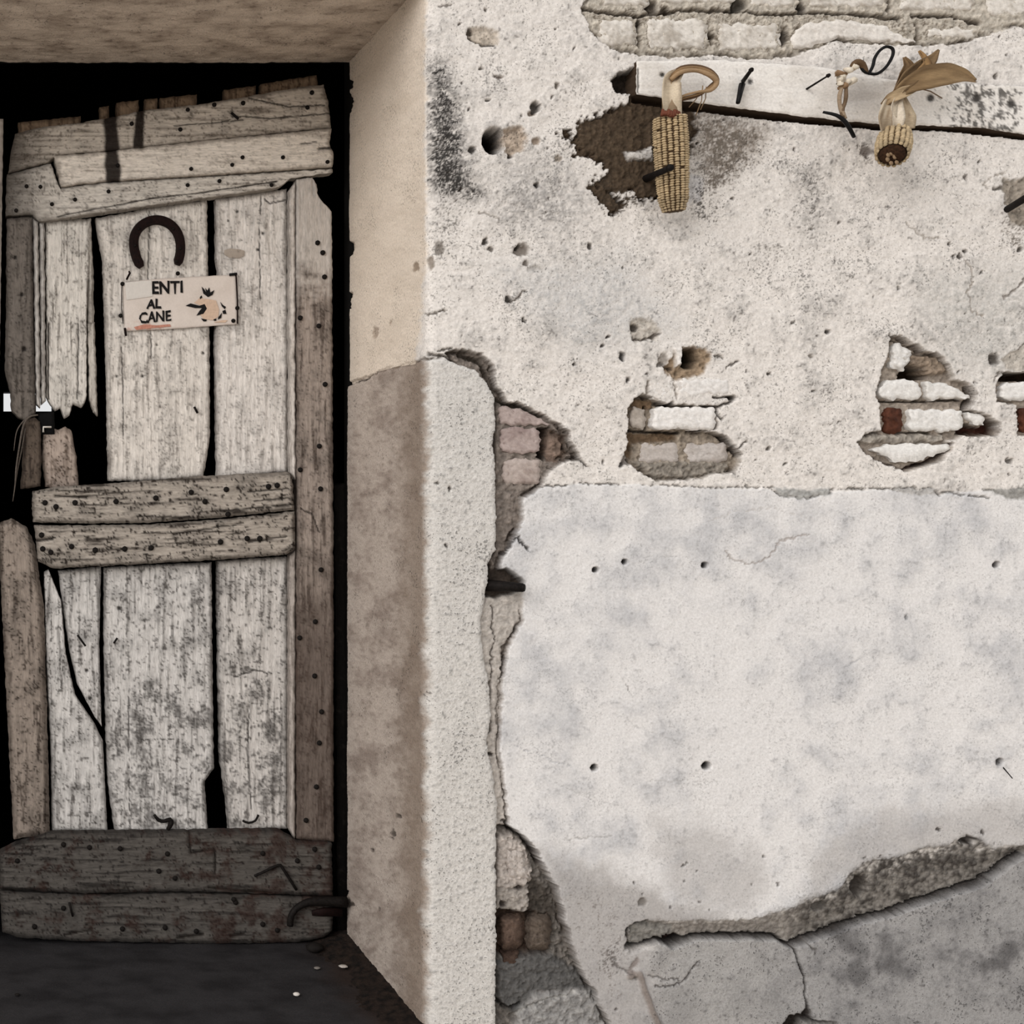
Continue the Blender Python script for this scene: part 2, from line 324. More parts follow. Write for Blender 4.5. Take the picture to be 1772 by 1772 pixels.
# foot of the wall: rubble laid bare
FOOT = [(850, 1430), (886, 1433), (912, 1449), (931, 1474), (938, 1496), (947, 1510), (966, 1540), (975, 1575), (976, 1595), (986, 1610), (989, 1636), (1001, 1665), (1010, 1690), (1031, 1716), (1036, 1740), (1052, 1762), (1062, 1800), (1070, 1900), (800, 1900), (800, 1430)]
area(FOOT, -22, lin(112, 106, 100), 2.0, 2.2, 1, 0.7, 0.6)
area([(862, 1448), (890, 1446), (915, 1470), (925, 1500), (930, 1530), (900, 1545), (862, 1540)], -12, lin(186, 176, 168), 5, 1.8, 1, 1.2, 0.4)
area([(858, 1545), (935, 1535), (945, 1575), (900, 1590), (862, 1580)], -14, lin(160, 152, 144), 5, 2.0, 1, 1.2, 0.5)
area([(920, 1520), (960, 1545), (972, 1590), (962, 1650), (925, 1600)], -26, lin(74, 68, 62), 4, 2.0, 1, 1.0, 0.6)
area([(862, 1580), (960, 1590), (955, 1655), (925, 1665), (862, 1660)], -34, lin(58, 46, 38), 4, 2.2, 1, 1.0, 0.7)
area([(865, 1668), (960, 1655), (1008, 1690), (1030, 1720), (940, 1720), (900, 1760), (865, 1740)], -13, lin(92, 90, 88), 5, 1.6, 1, 1.0, 0.4)
area([(930, 1722), (1030, 1718), (1060, 1800), (890, 1800), (900, 1760)], -9, lin(146, 143, 140), 5, 1.6, 1, 1.0, 0.45)
crack([(862, 1735), (885, 1750), (905, 1742)], 5, 9, lin(30, 26, 24), 0.9); crack([(900, 1760), (940, 1735), (1000, 1722)], 2.5, 4, lin(180, 176, 170), 0.5)
crack([(863, 1470), (862, 1600), (862, 1772), (863, 1800)], 3.6, 12, lin(36, 31, 28), 0.9, 0.35, 0.3); pit(905, 1542, 9, 5, 10, lin(60, 50, 46)); pit(876, 1570, 6, 6, 8, lin(60, 50, 46)); pit(862, 1450, 6, 5, 8)
crack([(872, 1420), (886, 1436), (912, 1452), (931, 1478), (938, 1500)], 3.2, 7, lin(60, 52, 48), 0.8)
# the rough-cast itself
I = win(560, 560, 870, 1900)
d = sdpoly(PX[I] + 0.55 * (QX[I] - PX[I]), PY[I] + 0.55 * (QY[I] - PY[I]), PIER)
m = ss(1.8, -1.8, d); rc = 0.55 * noise(PX[I] / 6.5, PY[I] / 6.5, 61) + 0.5 * noise(PX[I] / 3.4, PY[I] / 3.4, 62) + 0.5 * n_sm[I]
H[I] = H[I] * (1 - m) + m * (5.5 + 2.0 * n_big[I] + 1.1 * n_mid[I] + 1.1 * rc - 3.0 * ss(-9, 0, d))
fr = cmix(np.tile(lin(214, 209, 203), (len(I[0]), 1)), lin(140, 137, 134), 0.75 * ss(0.1, 0.75, rc))
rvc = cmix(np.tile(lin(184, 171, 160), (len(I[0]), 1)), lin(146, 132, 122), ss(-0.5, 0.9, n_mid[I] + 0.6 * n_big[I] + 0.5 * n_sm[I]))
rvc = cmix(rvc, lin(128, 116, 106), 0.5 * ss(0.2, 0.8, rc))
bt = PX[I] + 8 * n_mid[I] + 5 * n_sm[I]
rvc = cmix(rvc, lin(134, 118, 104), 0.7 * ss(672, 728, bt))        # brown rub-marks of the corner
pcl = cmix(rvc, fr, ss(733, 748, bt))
C[I] = cmix(C[I], pcl, m); z = zone[I]; z[m > 0.5] = 2; zone[I] = z
for (x, y, r) in [(684, 1440, 5), (692, 1412, 4), (680, 1448, 3), (650, 1470, 3), (615, 1566, 3), (660, 1572, 3), (755, 835, 3), (775, 846, 3), (770, 944, 3)]: pit(x, y, r, r, 5, lin(70, 62, 56))
crack([(600, 666), (618, 660), (640, 652)], 4.5, 9, lin(40, 34, 28), 0.9, 0.6); crack([(640, 652), (680, 636), (735, 622)], 2.6, 5, lin(96, 82, 70), 0.8)
area([(676, 618), (690, 617), (693, 636), (678, 638)], -1, lin(112, 98, 84), 2, 0.5, None, 0.7, front=False)

# --- beige limewash of the upper reveal
I = win(560, -900, 780, 700)
bt = PX[I] + 5 * n_sm[I] + 6 * n_mid[I] + 14 * ss(430, 640, PY[I])
rv = ss(741, 731, bt) * (zone[I] == 0)
bc = cmix(np.tile(lin(224, 210, 194), (len(I[0]), 1)), lin(204, 189, 172), 0.5 * ss(-0.3, 0.8, fbm((PX[I] + PY[I]) / 60, (PX[I] - PY[I]) / 160, 3, 71)))
C[I] = cmix(C[I], bc, rv); H[I] = np.where(rv > 0.5, H[I] * 0.6, H[I])
for (x, y, rx, ry) in [(650, 575, 4, 12), (616, 52, 5, 4), (675, 560, 2, 6)]: pit(x, y, rx, ry, 1.5, lin(150, 132, 116), 0.7)
# the rebate edge is chipped
for (x, y, rx, ry) in [(606, 432, 9, 12), (604, 180, 6, 16), (604, 145, 5, 8), (604, 520, 4, 14), (603, 1545, 6, 9)]:
    I = win(x - 12, y - 20, x + 12, y + 20); dd = np.hypot((QX[I] - x) / rx, (QY[I] - y) / ry); H[I] -= 10 * ss(1.2, 0.5, dd)

# --- mould and soot on the upper plaster
stain([(738, 110), (765, 100), (792, 160), (802, 220), (822, 300), (842, 340), (780, 345), (738, 330)], lin(84, 80, 77), 0.75, 22, 0.8)
stain([(1195, 185), (1270, 195), (1335, 215), (1310, 270), (1250, 310), (1200, 300)], lin(122, 110, 98), 0.85, 30, 0.6)
stain([(870, 280), (980, 270), (1020, 340), (980, 400), (860, 390)], lin(150, 146, 143), 0.6, 45, 0.7)
stain([(1370, 290), (1420, 280), (1440, 380), (1390, 420)], lin(150, 145, 140), 0.55, 30, 0.8)
stain([(860, 470), (1080, 440), (1180, 560), (1000, 610)], lin(182, 182, 182), 0.5, 50, 0.4); stain([(1580, 480), (1780, 460), (1780, 660), (1640, 640)], lin(172, 170, 165), 0.55, 50, 0.5)
speck([(738, 120), (765, 105), (790, 160), (800, 215), (815, 300), (845, 345), (780, 350), (738, 330)], 1.15, lin(56, 53, 51), 40, 4.2, 101)
speck([(738, 330), (800, 330), (830, 360), (770, 480), (735, 590)], 0.78, lin(100, 95, 90), 40, 4.6, 105, 0.8)
speck([(860, 270), (960, 260), (1010, 330), (1030, 400), (900, 420), (820, 360)], 0.72, lin(120, 115, 111), 55, 5.5, 111, 0.8)
speck([(1190, 190), (1280, 200), (1330, 230), (1300, 300), (1240, 350), (1200, 340)], 1.0, lin(112, 103, 94), 38, 5.2, 117)
speck([(1370, 280), (1420, 260), (1440, 340), (1420, 420), (1380, 410)], 0.8, lin(112, 107, 103), 42, 4.6, 121)
speck([(1190, 330), (1260, 350), (1240, 400), (1195, 380)], 0.85, lin(92, 86, 80), 26, 4.4, 125)
speck([(1478, 250), (1505, 245), (1512, 282), (1490, 290)], 0.9, lin(84, 76, 70), 14, 4.2, 127)
speck([(1290, 420), (1370, 410), (1380, 450), (1300, 455)], 0.75, lin(130, 124, 118), 24, 5, 129)
speck([(1720, 360), (1790, 350), (1790, 440), (1740, 430)], 0.85, lin(130, 122, 114), 20, 5, 131)
speck([(1010, -60), (1780, -60), (1780, 60), (1300, 100), (1060, 90)], 0.5, lin(132, 124, 114), 30, 5, 133, 0.8)
speck([(1240, 400), (1340, 390), (1480, 430), (1450, 520), (1300, 500)], 0.55, lin(138, 132, 127), 60, 5, 171, 0.8)
speck([(900, 430), (1060, 420), (1150, 520), (1060, 600), (900, 560)], 0.5, lin(140, 135, 131), 60, 5, 173, 0.8)
speck([(1600, 520), (1772, 500), (1790, 640), (1680, 620)], 0.6, lin(150, 145, 138), 50, 5, 175, 0.8)
speck([(1280, 720), (1500, 690), (1520, 820), (1300, 830)], 0.45, lin(150, 144, 138), 50, 5, 177, 0.8)
# bare brown earth under the first corn cob
EARTH = [(965, 226), (985, 221), (996, 244), (1002, 212), (1040, 196), (1072, 186), (1090, 172), (1104, 150), (1150, 176), (1195, 182), (1210, 220), (1196, 262), (1180, 300), (1140, 345), (1110, 348), (1094, 330), (1058, 330), (1082, 352), (1062, 376), (1040, 348), (1016, 322), (1052, 302), (1040, 280), (1000, 262)]
area(EARTH, -5.0, lin(78, 65, 52), 2.2, 1.3, 1, 1.7, 0.5, soft=7)
speck([(1020, 310), (1060, 300), (1110, 330), (1120, 360), (1060, 380), (1030, 365)], 0.9, lin(70, 60, 50), 22, 5, 141)
area([(1084, 264), (1128, 258), (1130, 272), (1090, 277)], 2.0, lin(206, 200, 194), 2, 0.6, 0, 1.0)
area([(1190, 300), (1215, 310), (1212, 350), (1192, 345)], 0.5, lin(196, 192, 190), 3, 0.6, 0, 1.3)
speck([(1195, 270), (1225, 280), (1225, 380), (1195, 380)], 0.8, lin(78, 74, 72), 12, 4.2, 143)

# --- putlog holes, chips, pits
pit(855, 243, 19, 23, 70, lin(26, 18, 14), 1.0, 0.5)
area([(872, 222), (900, 220), (912, 236), (906, 258), (885, 272), (874, 262)], -8, lin(176, 160, 144), 3, 1.6, 0, 1.0, 0.5)
pit(884, 270, 6, 5, 12); pit(928, 246, 9, 7, 6, lin(140, 122, 104)); pit(928, 186, 9, 9, 16, lin(44, 36, 30)); pit(922, 196, 8, 6, 7, lin(120, 104, 90))
area([(808, 60), (818, 50), (840, 46), (860, 55), (860, 76), (836, 78), (816, 68)], -5, lin(190, 178, 164), 3, 0.8, 0, 1.0)
crack([(809, 60), (818, 68), (836, 78), (855, 78)], 3.2, 4, lin(50, 42, 36), 0.85, 0.6); pit(815, 55, 7, 6, 7, lin(60, 50, 42))
pit(1105, 566, 11, 9, 12, lin(58, 50, 42)); area([(1094, 552), (1130, 552), (1142, 572), (1138, 586), (1100, 590), (1093, 575)], -5, lin(186, 178, 168), 3, 1.2, 0, 1.0)
pit(1102, 566, 9, 8, 8, lin(52, 44, 38)); crack([(1095, 586), (1120, 588), (1142, 578)], 3, 5, lin(72, 62, 54), 0.8)
pit(905, 432, 15, 11, 9, lin(110, 100, 90)); pit(898, 425, 6, 5, 8); pit(908, 455, 8, 6, 6, lin(110, 100, 92)); pit(925, 465, 14, 6, 3, lin(170, 165, 160), 0.6)
pit(840, 418, 6, 5, 8, lin(56, 48, 42)); pit(850, 430, 6, 5, 5, lin(100, 92, 84)); pit(880, 520, 6, 8, 10, lin(40, 34, 30)); crack([(884, 522), (906, 508)], 3, 4, lin(96, 86, 76), 0.7); pit(906, 553, 4, 4, 9, lin(34, 30, 26))
pit(1077, 617, 5, 9, 12, lin(44, 40, 38)); pit(1087, 660, 5, 6, 10, lin(50, 44, 40)); pit(1055, 583, 4, 3, 8); pit(1042, 598, 3, 3, 6); pit(994, 633, 3, 3, 7); pit(931, 320, 5, 5, 12, lin(40, 34, 30)); pit(817, 261, 6, 6, 9, lin(46, 40, 36)); pit(862, 133, 8, 4, 5, lin(110, 98, 88)); pit(963, 148, 5, 5, 6, lin(96, 84, 74)); pit(1025, 12, 6, 5, 9, lin(40, 34, 30)); pit(965, 275, 7, 7, 4, lin(150, 138, 124))
crack([(762, 16), (782, 6)], 2.6, 2, lin(90, 80, 72), 0.8); crack([(830, 368), (852, 372), (866, 380)], 2.4, 2, lin(110, 100, 92), 0.7); crack([(735, 543), (770, 540)], 3, 4, lin(80, 70, 60), 0.8); pit(745, 455, 8, 12, 3, lin(130, 118, 106)); pit(762, 430, 10, 12, 3, lin(120, 112, 104)); pit(720, 462, 5, 8, 2, lin(140, 122, 104))
pit(1433, 575, 6, 5, 9, lin(40, 36, 32)); pit(1404, 615, 4, 4, 3, lin(120, 112, 104)); pit(1333, 646, 4, 4, 8); pit(1644, 420, 4, 4, 8); pit(1670, 434, 4, 4, 7); pit(1650, 443, 4, 4, 7); pit(1661, 443, 4, 4, 7); pit(1021, 425, 4, 5, 6); pit(1765, 432, 5, 5, 6); pit(1500, 262, 12, 9, 3, lin(96, 86, 80))
crack([(1670, 450), (1682, 474), (1683, 492), (1672, 505), (1680, 540), (1700, 545)], 2.2, 2.4, lin(150, 138, 126), 0.6, 1.2); crack([(1572, 390), (1600, 412), (1625, 414)], 2, 2, lin(150, 140, 128), 0.6); crack([(1740, 515), (1760, 500), (1790, 470)], 2.6, 3, lin(110, 100, 92), 0.7)
crack([(1712, 325), (1700, 322), (1716, 304), (1740, 300)], 2, 1.6, lin(140, 130, 118), 0.6); crack([(1722, 325), (1735, 326), (1772, 318)], 3.2, 5, lin(80, 72, 64), 0.8)
area([(1735, 312), (1790, 305), (1790, 400), (1750, 385)], -4, lin(150, 140, 128), 4, 1.6, 0, 1.3, 0.5)
rnd = random.Random(4)
for i in range(95):
    x, y = rnd.uniform(750, 1772), rnd.uniform(0, 830); r = rnd.choice([1.8, 2.0, 2.4, 2.8, 3.4]); pit(x, y, r, r * rnd.uniform(0.7, 1.2), r * 1.6, lin(70, 62, 56), 0.75)
for i in range(60):
    x, y = rnd.uniform(1060, 1772), rnd.uniform(1480, 1772); r = rnd.uniform(1.6, 3.0); pit(x, y, r, r, r * 1.4, lin(84, 78, 74), 0.7)

# --- hole by the beam end, slot under the beam
area([(1060, 138), (1072, 126), (1102, 120), (1104, 165), (1085, 160), (1066, 158)], -26, lin(48, 40, 34), 2.5, 1.2, 1, 0.9)
area([(1098, 160), (1250, 180), (1400, 200), (1520, 212), (1700, 218), (1790, 230), (1790, 242), (1640, 226), (1500, 222), (1380, 212), (1250, 197), (1098, 176)], -26, lin(58, 46, 36), 1.8, 0.5, 1, 0.35)
crack([(1300, 62), (1240, 96)], 2, 1, lin(120, 110, 100), 0.4)

# --- brickwork showing at the top
TOPB = [(1008, 18), (1020, 46), (1042, 71), (1066, 86), (1112, 93), (1170, 97), (1240, 95), (1300, 100), (1340, 100), (1372, 94), (1400, 85), (1450, 69), (1500, 73), (1580, 78), (1640, 76), (1680, 70), (1722, 55), (1760, 46), (1900, 40), (1960, -20), (1850, -66), (1300, -72), (1100, -64), (1030, -40)]
area(TOPB, -3.6, lin(190, 181, 168), 2.2, 1.3, 1, 0.8, 0.35)
crack(TOPB[:17], 2.6, 3.0, lin(104, 92, 78), 0.7, 0.9, 0.6)
for pts in ([(1010, 14), (1060, 22), (1110, 26), (1180, 16), (1262, 18)], [(1262, 18), (1360, 24), (1420, 20), (1500, 24), (1560, 32)], [(1580, 26), (1640, 26), (1700, 40)]):
    crack(pts, 4.2, 9, lin(60, 50, 42), 0.85, 0.8, 0.25)
for (x0, y0, x1, y1) in [(1107, 26, 1110, 82), (1228, 40, 1232, 72), (1360, 46, 1356, 80), (1590, 40, 1592, 72), (1130, -60, 1128, 16), (1284, -60, 1276, 18), (1386, -60, 1390, 20), (1545, -60, 1540, 20)]:
    crack([(x0, y0), (x1, y1)], 5, 8, lin(78, 66, 54), 0.7, 0.9, 0.5)
speck([(1015, 10), (1120, 5), (1300, 10), (1560, 20), (1700, 40), (1640, 74), (1450, 62), (1330, 94), (1100, 88), (1040, 66)], 0.78, lin(104, 92, 78), 12, 4.4, 181, 0.85)
pit(1107, 40, 8, 10, 12, lin(56, 46, 38)); pit(1358, 64, 10, 13, 16, lin(40, 32, 26)); pit(1230, 62, 9, 8, 9, lin(70, 60, 50)); pit(1282, 6, 14, 14, 16, lin(36, 30, 24)); pit(1130, 10, 11, 12, 12, lin(56, 46, 38)); pit(1155, 18, 9, 7, 9, lin(64, 54, 44)); pit(1390, 12, 9, 10, 10, lin(50, 42, 36))

# --- brick nests in mid wall
NEST = lin(150, 138, 124)
area([(1098, 690), (1112, 680), (1135, 690), (1150, 700), (1240, 702), (1242, 742), (1200, 748), (1226, 746), (1256, 754), (1268, 774), (1284, 782), (1282, 800), (1274, 816), (1240, 820), (1220, 827), (1180, 830), (1140, 832), (1108, 815), (1092, 800), (1084, 785), (1090, 745), (1088, 710)], -17, NEST, 2.0, 1.6, 1, 0.8, 0.5)
area([(1086, 750), (1180, 748), (1180, 762), (1104, 768), (1100, 795), (1086, 786)], -22, lin(104, 86, 68), 2.5, 1.2, 1, 0.8)
area([(1100, 690), (1135, 692), (1138, 706), (1100, 708)], -13, lin(112, 92, 72), 2.5, 1.2, 1, 0.9)
area([(1105, 800), (1270, 800), (1262, 816), (1215, 826), (1140, 830)], -12, lin(138, 130, 120), 3, 2.0, 1, 1.0, 0.6)
crack([(1122, 705), (1124, 742)], 4, 12, lin(38, 30, 24), 0.9, 0.5); crack([(1090, 745), (1140, 747), (1185, 748)], 3.4, 10, lin(40, 32, 26), 0.9, 0.5); crack([(1255, 755), (1270, 772), (1282, 786)], 3.6, 8, lin(50, 42, 36), 0.85, 0.6); crack([(1270, 782), (1292, 764)], 3, 5, lin(90, 80, 72), 0.7)
crack([(1235, 687), (1272, 688), (1270, 697), (1240, 704), (1240, 712), (1250, 726)], 3.0, 8, lin(52, 44, 36), 0.85, 0.5); pit(1270, 690, 8, 5, 12, lin(44, 36, 30)); pit(1240, 712, 5, 6, 12, lin(44, 36, 30)); pit(1161, 701, 7, 7, 14, lin(38, 32, 28))
crack([(1120, 660), (1122, 690)], 4, 6, lin(120, 108, 96), 0.7); crack([(1168, 655), (1170, 685)], 2.6, 4, lin(140, 130, 118), 0.6); pit(1085, 798, 10, 9, 9, lin(110, 102, 96)); pit(1076, 805, 5, 6, 8, lin(60, 54, 50))
area([(1150, 640), (1170, 606), (1210, 598), (1232, 610), (1224, 640), (1210, 652), (1165, 655)], -7, lin(150, 130, 108), 3, 1.8, 1, 1.1, 0.6)
pit(1196, 620, 17, 18, 60, lin(24, 18, 14), 1.0, 0.4); area([(1168, 604), (1180, 602), (1182, 630), (1172, 636)], 2.5, lin(222, 216, 210), 2, 0.5, 0, 0.7); crack([(1142, 630), (1165, 640)], 4, 6, lin(60, 52, 46), 0.8); crack([(1240, 618), (1252, 616)], 3, 5, lin(70, 62, 54), 0.8); crack([(1258, 634), (1278, 626)], 3, 4, lin(70, 62, 54), 0.8)
pit(1148, 622, 9, 10, 5, lin(120, 110, 100), 0.7)
# right nest
area([(1524, 655), (1535, 628), (1543, 585), (1562, 580), (1600, 606), (1628, 612), (1650, 640), (1655, 655), (1674, 662), (1692, 680), (1680, 705), (1690, 714), (1710, 716), (1732, 736), (1728, 752), (1700, 756), (1668, 754), (1640, 764), (1648, 778), (1630, 796), (1605, 806), (1572, 814), (1548, 806), (1520, 794), (1496, 780), (1484, 766), (1504, 750), (1526, 748), (1522, 700), (1518, 680)], -15, lin(162, 150, 138), 2.0, 1.4, 1, 0.8, 0.45)
area([(1566, 652), (1580, 626), (1590, 634), (1612, 642), (1614, 656), (1575, 658)], -46, lin(40, 28, 18), 2, 0.6, 1, 0.5)
area([(1582, 612), (1628, 615), (1648, 642), (1616, 650), (1608, 636), (1584, 630)], -6, lin(140, 124, 108), 3, 1.6, 1, 1.0, 0.5)
area([(1668, 732), (1684, 734), (1706, 742), (1716, 724), (1730, 738), (1724, 752), (1680, 752), (1666, 745)], -26, lin(62, 34, 26), 2, 1.2, 1, 0.8)
crack([(1502, 784), (1530, 800), (1568, 812), (1608, 802), (1640, 784), (1648, 768)], 3.2, 9, lin(58, 34, 26), 0.9, 0.7); crack([(1522, 693), (1598, 695), (1672, 691)], 2.4, 9, lin(66, 58, 50), 0.85, 0.4); crack([(1597, 660), (1598, 692)], 3, 12, lin(34, 26, 22), 0.9, 0.3); crack([(1543, 582), (1572, 596), (1590, 610), (1628, 616)], 3.0, 6, lin(84, 72, 60), 0.8); crack([(1680, 676), (1686, 682), (1678, 702)], 3.2, 9, lin(40, 30, 26), 0.9, 0.6); crack([(1560, 748), (1620, 749)], 2.4, 8, lin(60, 52, 44), 0.8, 0.4)
area([(1502, 752), (1640, 752), (1640, 764), (1500, 768), (1490, 764)], -7, lin(158, 150, 140), 3, 1.6, 1, 1.0, 0.5)
# nest at the frame's edge
area([(1735, 646), (1800, 640), (1860, 650), (1860, 770), (1762, 752), (1758, 700), (1728, 694), (1726, 664)], -15, lin(162, 150, 138), 2.0, 1.4, 1, 0.8, 0.45)
area([(1738, 646), (1850, 642), (1850, 658), (1734, 658)], -40, lin(42, 30, 20), 2, 0.6, 1, 0.5)
pit(1720, 622, 10, 12, 9, lin(60, 52, 46)); crack([(1745, 620), (1775, 596)], 2.6, 4, lin(70, 62, 56), 0.7); crack([(1718, 660), (1730, 644)], 2.4, 4, lin(90, 80, 72), 0.7); pit(1748, 796, 7, 6, 6, lin(84, 78, 72)); area([(1735, 620), (1790, 590), (1790, 640), (1740, 640)], -4, lin(186, 178, 168), 3, 1.0, 0, 1.0)

# --- base: the coat has fallen away along a long ragged break
LOW = [(1085, 1640), (1110, 1637), (1140, 1626), (1162, 1636), (1200, 1622), (1300, 1620), (1345, 1624), (1368, 1638), (1395, 1626), (1450, 1606), (1490, 1592), (1540, 1581), (1590, 1562), (1640, 1546), (1690, 1531), (1735, 1502), (1750, 1486), (1772, 1478), (2000, 1470), (5000, 1460)]
UP = [(1092, 1598), (1130, 1590), (1160, 1594), (1300, 1590), (1370, 1568), (1400, 1552), (1450, 1536), (1470, 1508), (1500, 1488), (1560, 1478), (1600, 1462), (1640, 1462), (1665, 1445), (1692, 1448), (1720, 1468), (1772, 1462), (2000, 1455), (5000, 1450)]
I = win(1060, 1380, 5000, 1680)
dl = sdpoly(PX[I] + 0.8 * (QX[I] - PX[I]), PY[I] + 0.8 * (QY[I] - PY[I]), UP + LOW[::-1])
yl = np.interp(PX[I], [p[0] for p in LOW], [p[1] for p in LOW]); yu = np.interp(PX[I], [p[0] for p in UP], [p[1] for p in UP])
t = np.clip((QY[I] - yu) / np.maximum(yl - yu, 5), 0, 1)
rr = 0.6 * noise(PX[I] / 9, PY[I] / 9, 81) + 0.5 * noise(PX[I] / 20, PY[I] / 20, 82) + 0.4 * n_fi[I]
m = ss(9, -4, dl + 7 * rr) * onfront[I]
H[I] = H[I] * (1 - m) + m * (H[I] * (1 - t) - 13.0 * t ** 0.9 + 3.6 * rr * np.minimum(1, 0.15 + 3 * t))
bc = cmix(np.tile(lin(134, 128, 121), (len(I[0]), 1)), lin(66, 61, 57), ss(-0.4, 0.6, rr + 0.5 * n_mid[I]))
bc = cmix(bc, lin(160, 152, 144), 0.6 * ss(1420, 1330, PX[I])); C[I] = cmix(C[I], bc, m * ss(-0.15, 0.35, t + 0.4 * rr + 0.1)); z = zone[I]; z[m > 0.5] = 1; zone[I] = z
speck([(1370, 1560), (1500, 1480), (1640, 1450), (1740, 1450), (1740, 1500), (1500, 1570)], 0.75, lin(92, 88, 84), 30, 5, 151, 0.8)
pit(1490, 1535, 16, 20, 14, lin(52, 46, 42)); pit(1676, 1454, 14, 9, 12, lin(44, 38, 34)); pit(1418, 1570, 14, 10, 6, lin(80, 76, 72)); pit(1112, 1560, 7, 8, 5, lin(120, 114, 108))
area([(1090, 1600), (1128, 1594), (1160, 1600), (1166, 1622), (1140, 1628), (1108, 1636), (1092, 1634)], -6, lin(128, 124, 118), 2.4, 1.4, 1, 0.8, 0.4)
crack([(1086, 1640), (1086, 1608), (1096, 1598), (1120, 1594)], 3, 7, lin(44, 38, 36), 0.85, 0.6); area([(1152, 1622), (1170, 1618), (1204, 1632), (1160, 1642)], -24, lin(46, 34, 30), 2, 0.6, 1, 0.6)
# base coat below the break
BASE = LOW + [(5000, 1900), (1090, 1900), (1075, 1780), (1090, 1700)]
I = win(1060, 1440, 5000, 1900)
d = sdpoly(PX[I] + 0.5 * (QX[I] - PX[I]), PY[I] + 0.5 * (QY[I] - PY[I]), BASE)
lft = ss(1085, 1130, QX[I]); m = ss(1.8, -1.8, d) * onfront[I] * ss(1075, 1170, QX[I] + 22 * n_mid[I])
H[I] = H[I] * (1 - m) + m * (3.5 + 4.5 * lft + 1.6 * n_big[I] + 1.0 * n_mid[I] + 0.5 * n_sm[I])
pc = cmix(np.tile(lin(160, 157, 155), (len(I[0]), 1)), lin(118, 116, 116), ss(-0.5, 0.9, n_mid[I] * 0.7 + n_big[I] + 0.3 * n_sm[I]))
pc = cmix(pc, lin(178, 174, 170), 0.55 * ss(1410, 1260, PX[I]))
pc = cmix(pc, lin(86, 83, 82), 0.7 * ss(0.2, 0.8, n_sm[I] * 0.8 + 0.4 * n_fi[I]))
pc = cmix(pc, lin(84, 81, 80), 0.55 * ss(0.1, 0.6, n_big[I] + 0.5 * n_mid[I]) * ss(1390, 1430, PX[I]))   # blotches putting the darkening at the lower right into the coat's colour
C[I] = cmix(C[I], pc, m)
crack(LOW[:-2], 4.2, 20, lin(50, 44, 40), 0.9, 0.5)
split = PX[I] < np.interp(PY[I], [1630, 1680, 1720, 1750, 1800], [1368, 1386, 1390, 1400, 1402])
z = zone[I]; z[(m > 0.5) & split] = 4; z[(m > 0.5) & ~split] = 5; zone[I] = z
crack([(1368, 1636), (1376, 1660), (1386, 1684), (1389, 1722), (1398, 1750), (1402, 1800)], 2.8, 8, lin(64, 58, 54), 0.85, 0.6)
crack([(1205, 1660), (1180, 1690), (1160, 1704), (1130, 1704)], 2.2, 4, lin(84, 78, 74), 0.75); crack([(1120, 1688), (1140, 1692), (1170, 1692)], 1.8, 3, lin(96, 90, 86), 0.7); crack([(1395, 1626), (1405, 1645)], 1.8, 3, lin(96, 90, 86), 0.7); crack([(1300, 1632), (1345, 1680)], 1.2, 1.5, lin(140, 136, 132), 0.6)
area([(1350, 1772), (1362, 1756), (1382, 1752), (1392, 1738), (1400, 1762), (1440, 1768), (1452, 1790), (1340, 1795)], -16, lin(52, 46, 42), 2, 1.0, None, 0.7)
area([(1388, 1768), (1440, 1768), (1452, 1800), (1380, 1800)], 2, lin(128, 124, 120), 2, 0.8, None, 0.7)
crack([(1088, 1688), (1104, 1682), (1112, 1712), (1124, 1745), (1142, 1790)], 7.5, -5.5, lin(126, 114, 106), 0.8, 0.25)    # squeezed-out ridge of mortar
crack([(1100, 1660), (1088, 1684)], 5, 2, lin(120, 108, 102), 0.7); crack([(1058, 1655), (1072, 1675), (1098, 1690)], 3, 2, lin(90, 84, 80), 0.7, 1.5); speck([(1030, 1640), (1075, 1620), (1075, 1690), (1035, 1690)], 0.85, lin(110, 104, 100), 14, 4.5, 161)
speck([(960, 1500), (1090, 1560), (1080, 1772), (1010, 1700)], 0.6, lin(120, 112, 106), 30, 5, 163, 0.8)

Hm = H * 0.001
VX = BX + nx_[None, :] * Hm; VY = BY + ny_[None, :] * Hm
V = np.stack([VX, VY, BZ], -1).reshape(-1, 3); CF = C.reshape(-1, 3)
idx = np.arange(NX * NZ).reshape(NZ, NX)
F = np.stack([idx[:-1, :-1], idx[:-1, 1:], idx[1:, 1:], idx[1:, :-1]], -1).reshape(-1, 4)
zf_ = np.sort(np.stack([zone.ravel()[F[:, i]] for i in range(4)], 1), 1)[:, 2]
def cut(name, k, mat, parent=None):
    f = F[zf_ == k]; u, inv = np.unique(f, return_inverse=True)
    return mk(name, V[u], [inv.reshape(-1, 4).astype(np.int32)], mat, parent, CF[u], True)
wall = tag(cut('wall_right', 0, M_PLASTER), 'white lime-plastered wall with mould stains, holes and exposed bricks right of the door', kind='structure')
cut('masonry_core', 1, M_CORE, wall)['label'] = 'grey-brown earth mortar laid bare where the plaster fell off'
cut('corner_render', 2, M_ROUGH, wall)['label'] = 'rough grey render wrapping the lower corner of the doorway'
cut('lower_plaster', 3, M_SMOOTH, wall)['label'] = 'smoother whiter plaster panel with small drilled holes'
cut('base_plaster', 4, M_ROUGH, wall); cut('base_plaster', 5, M_ROUGH, wall)

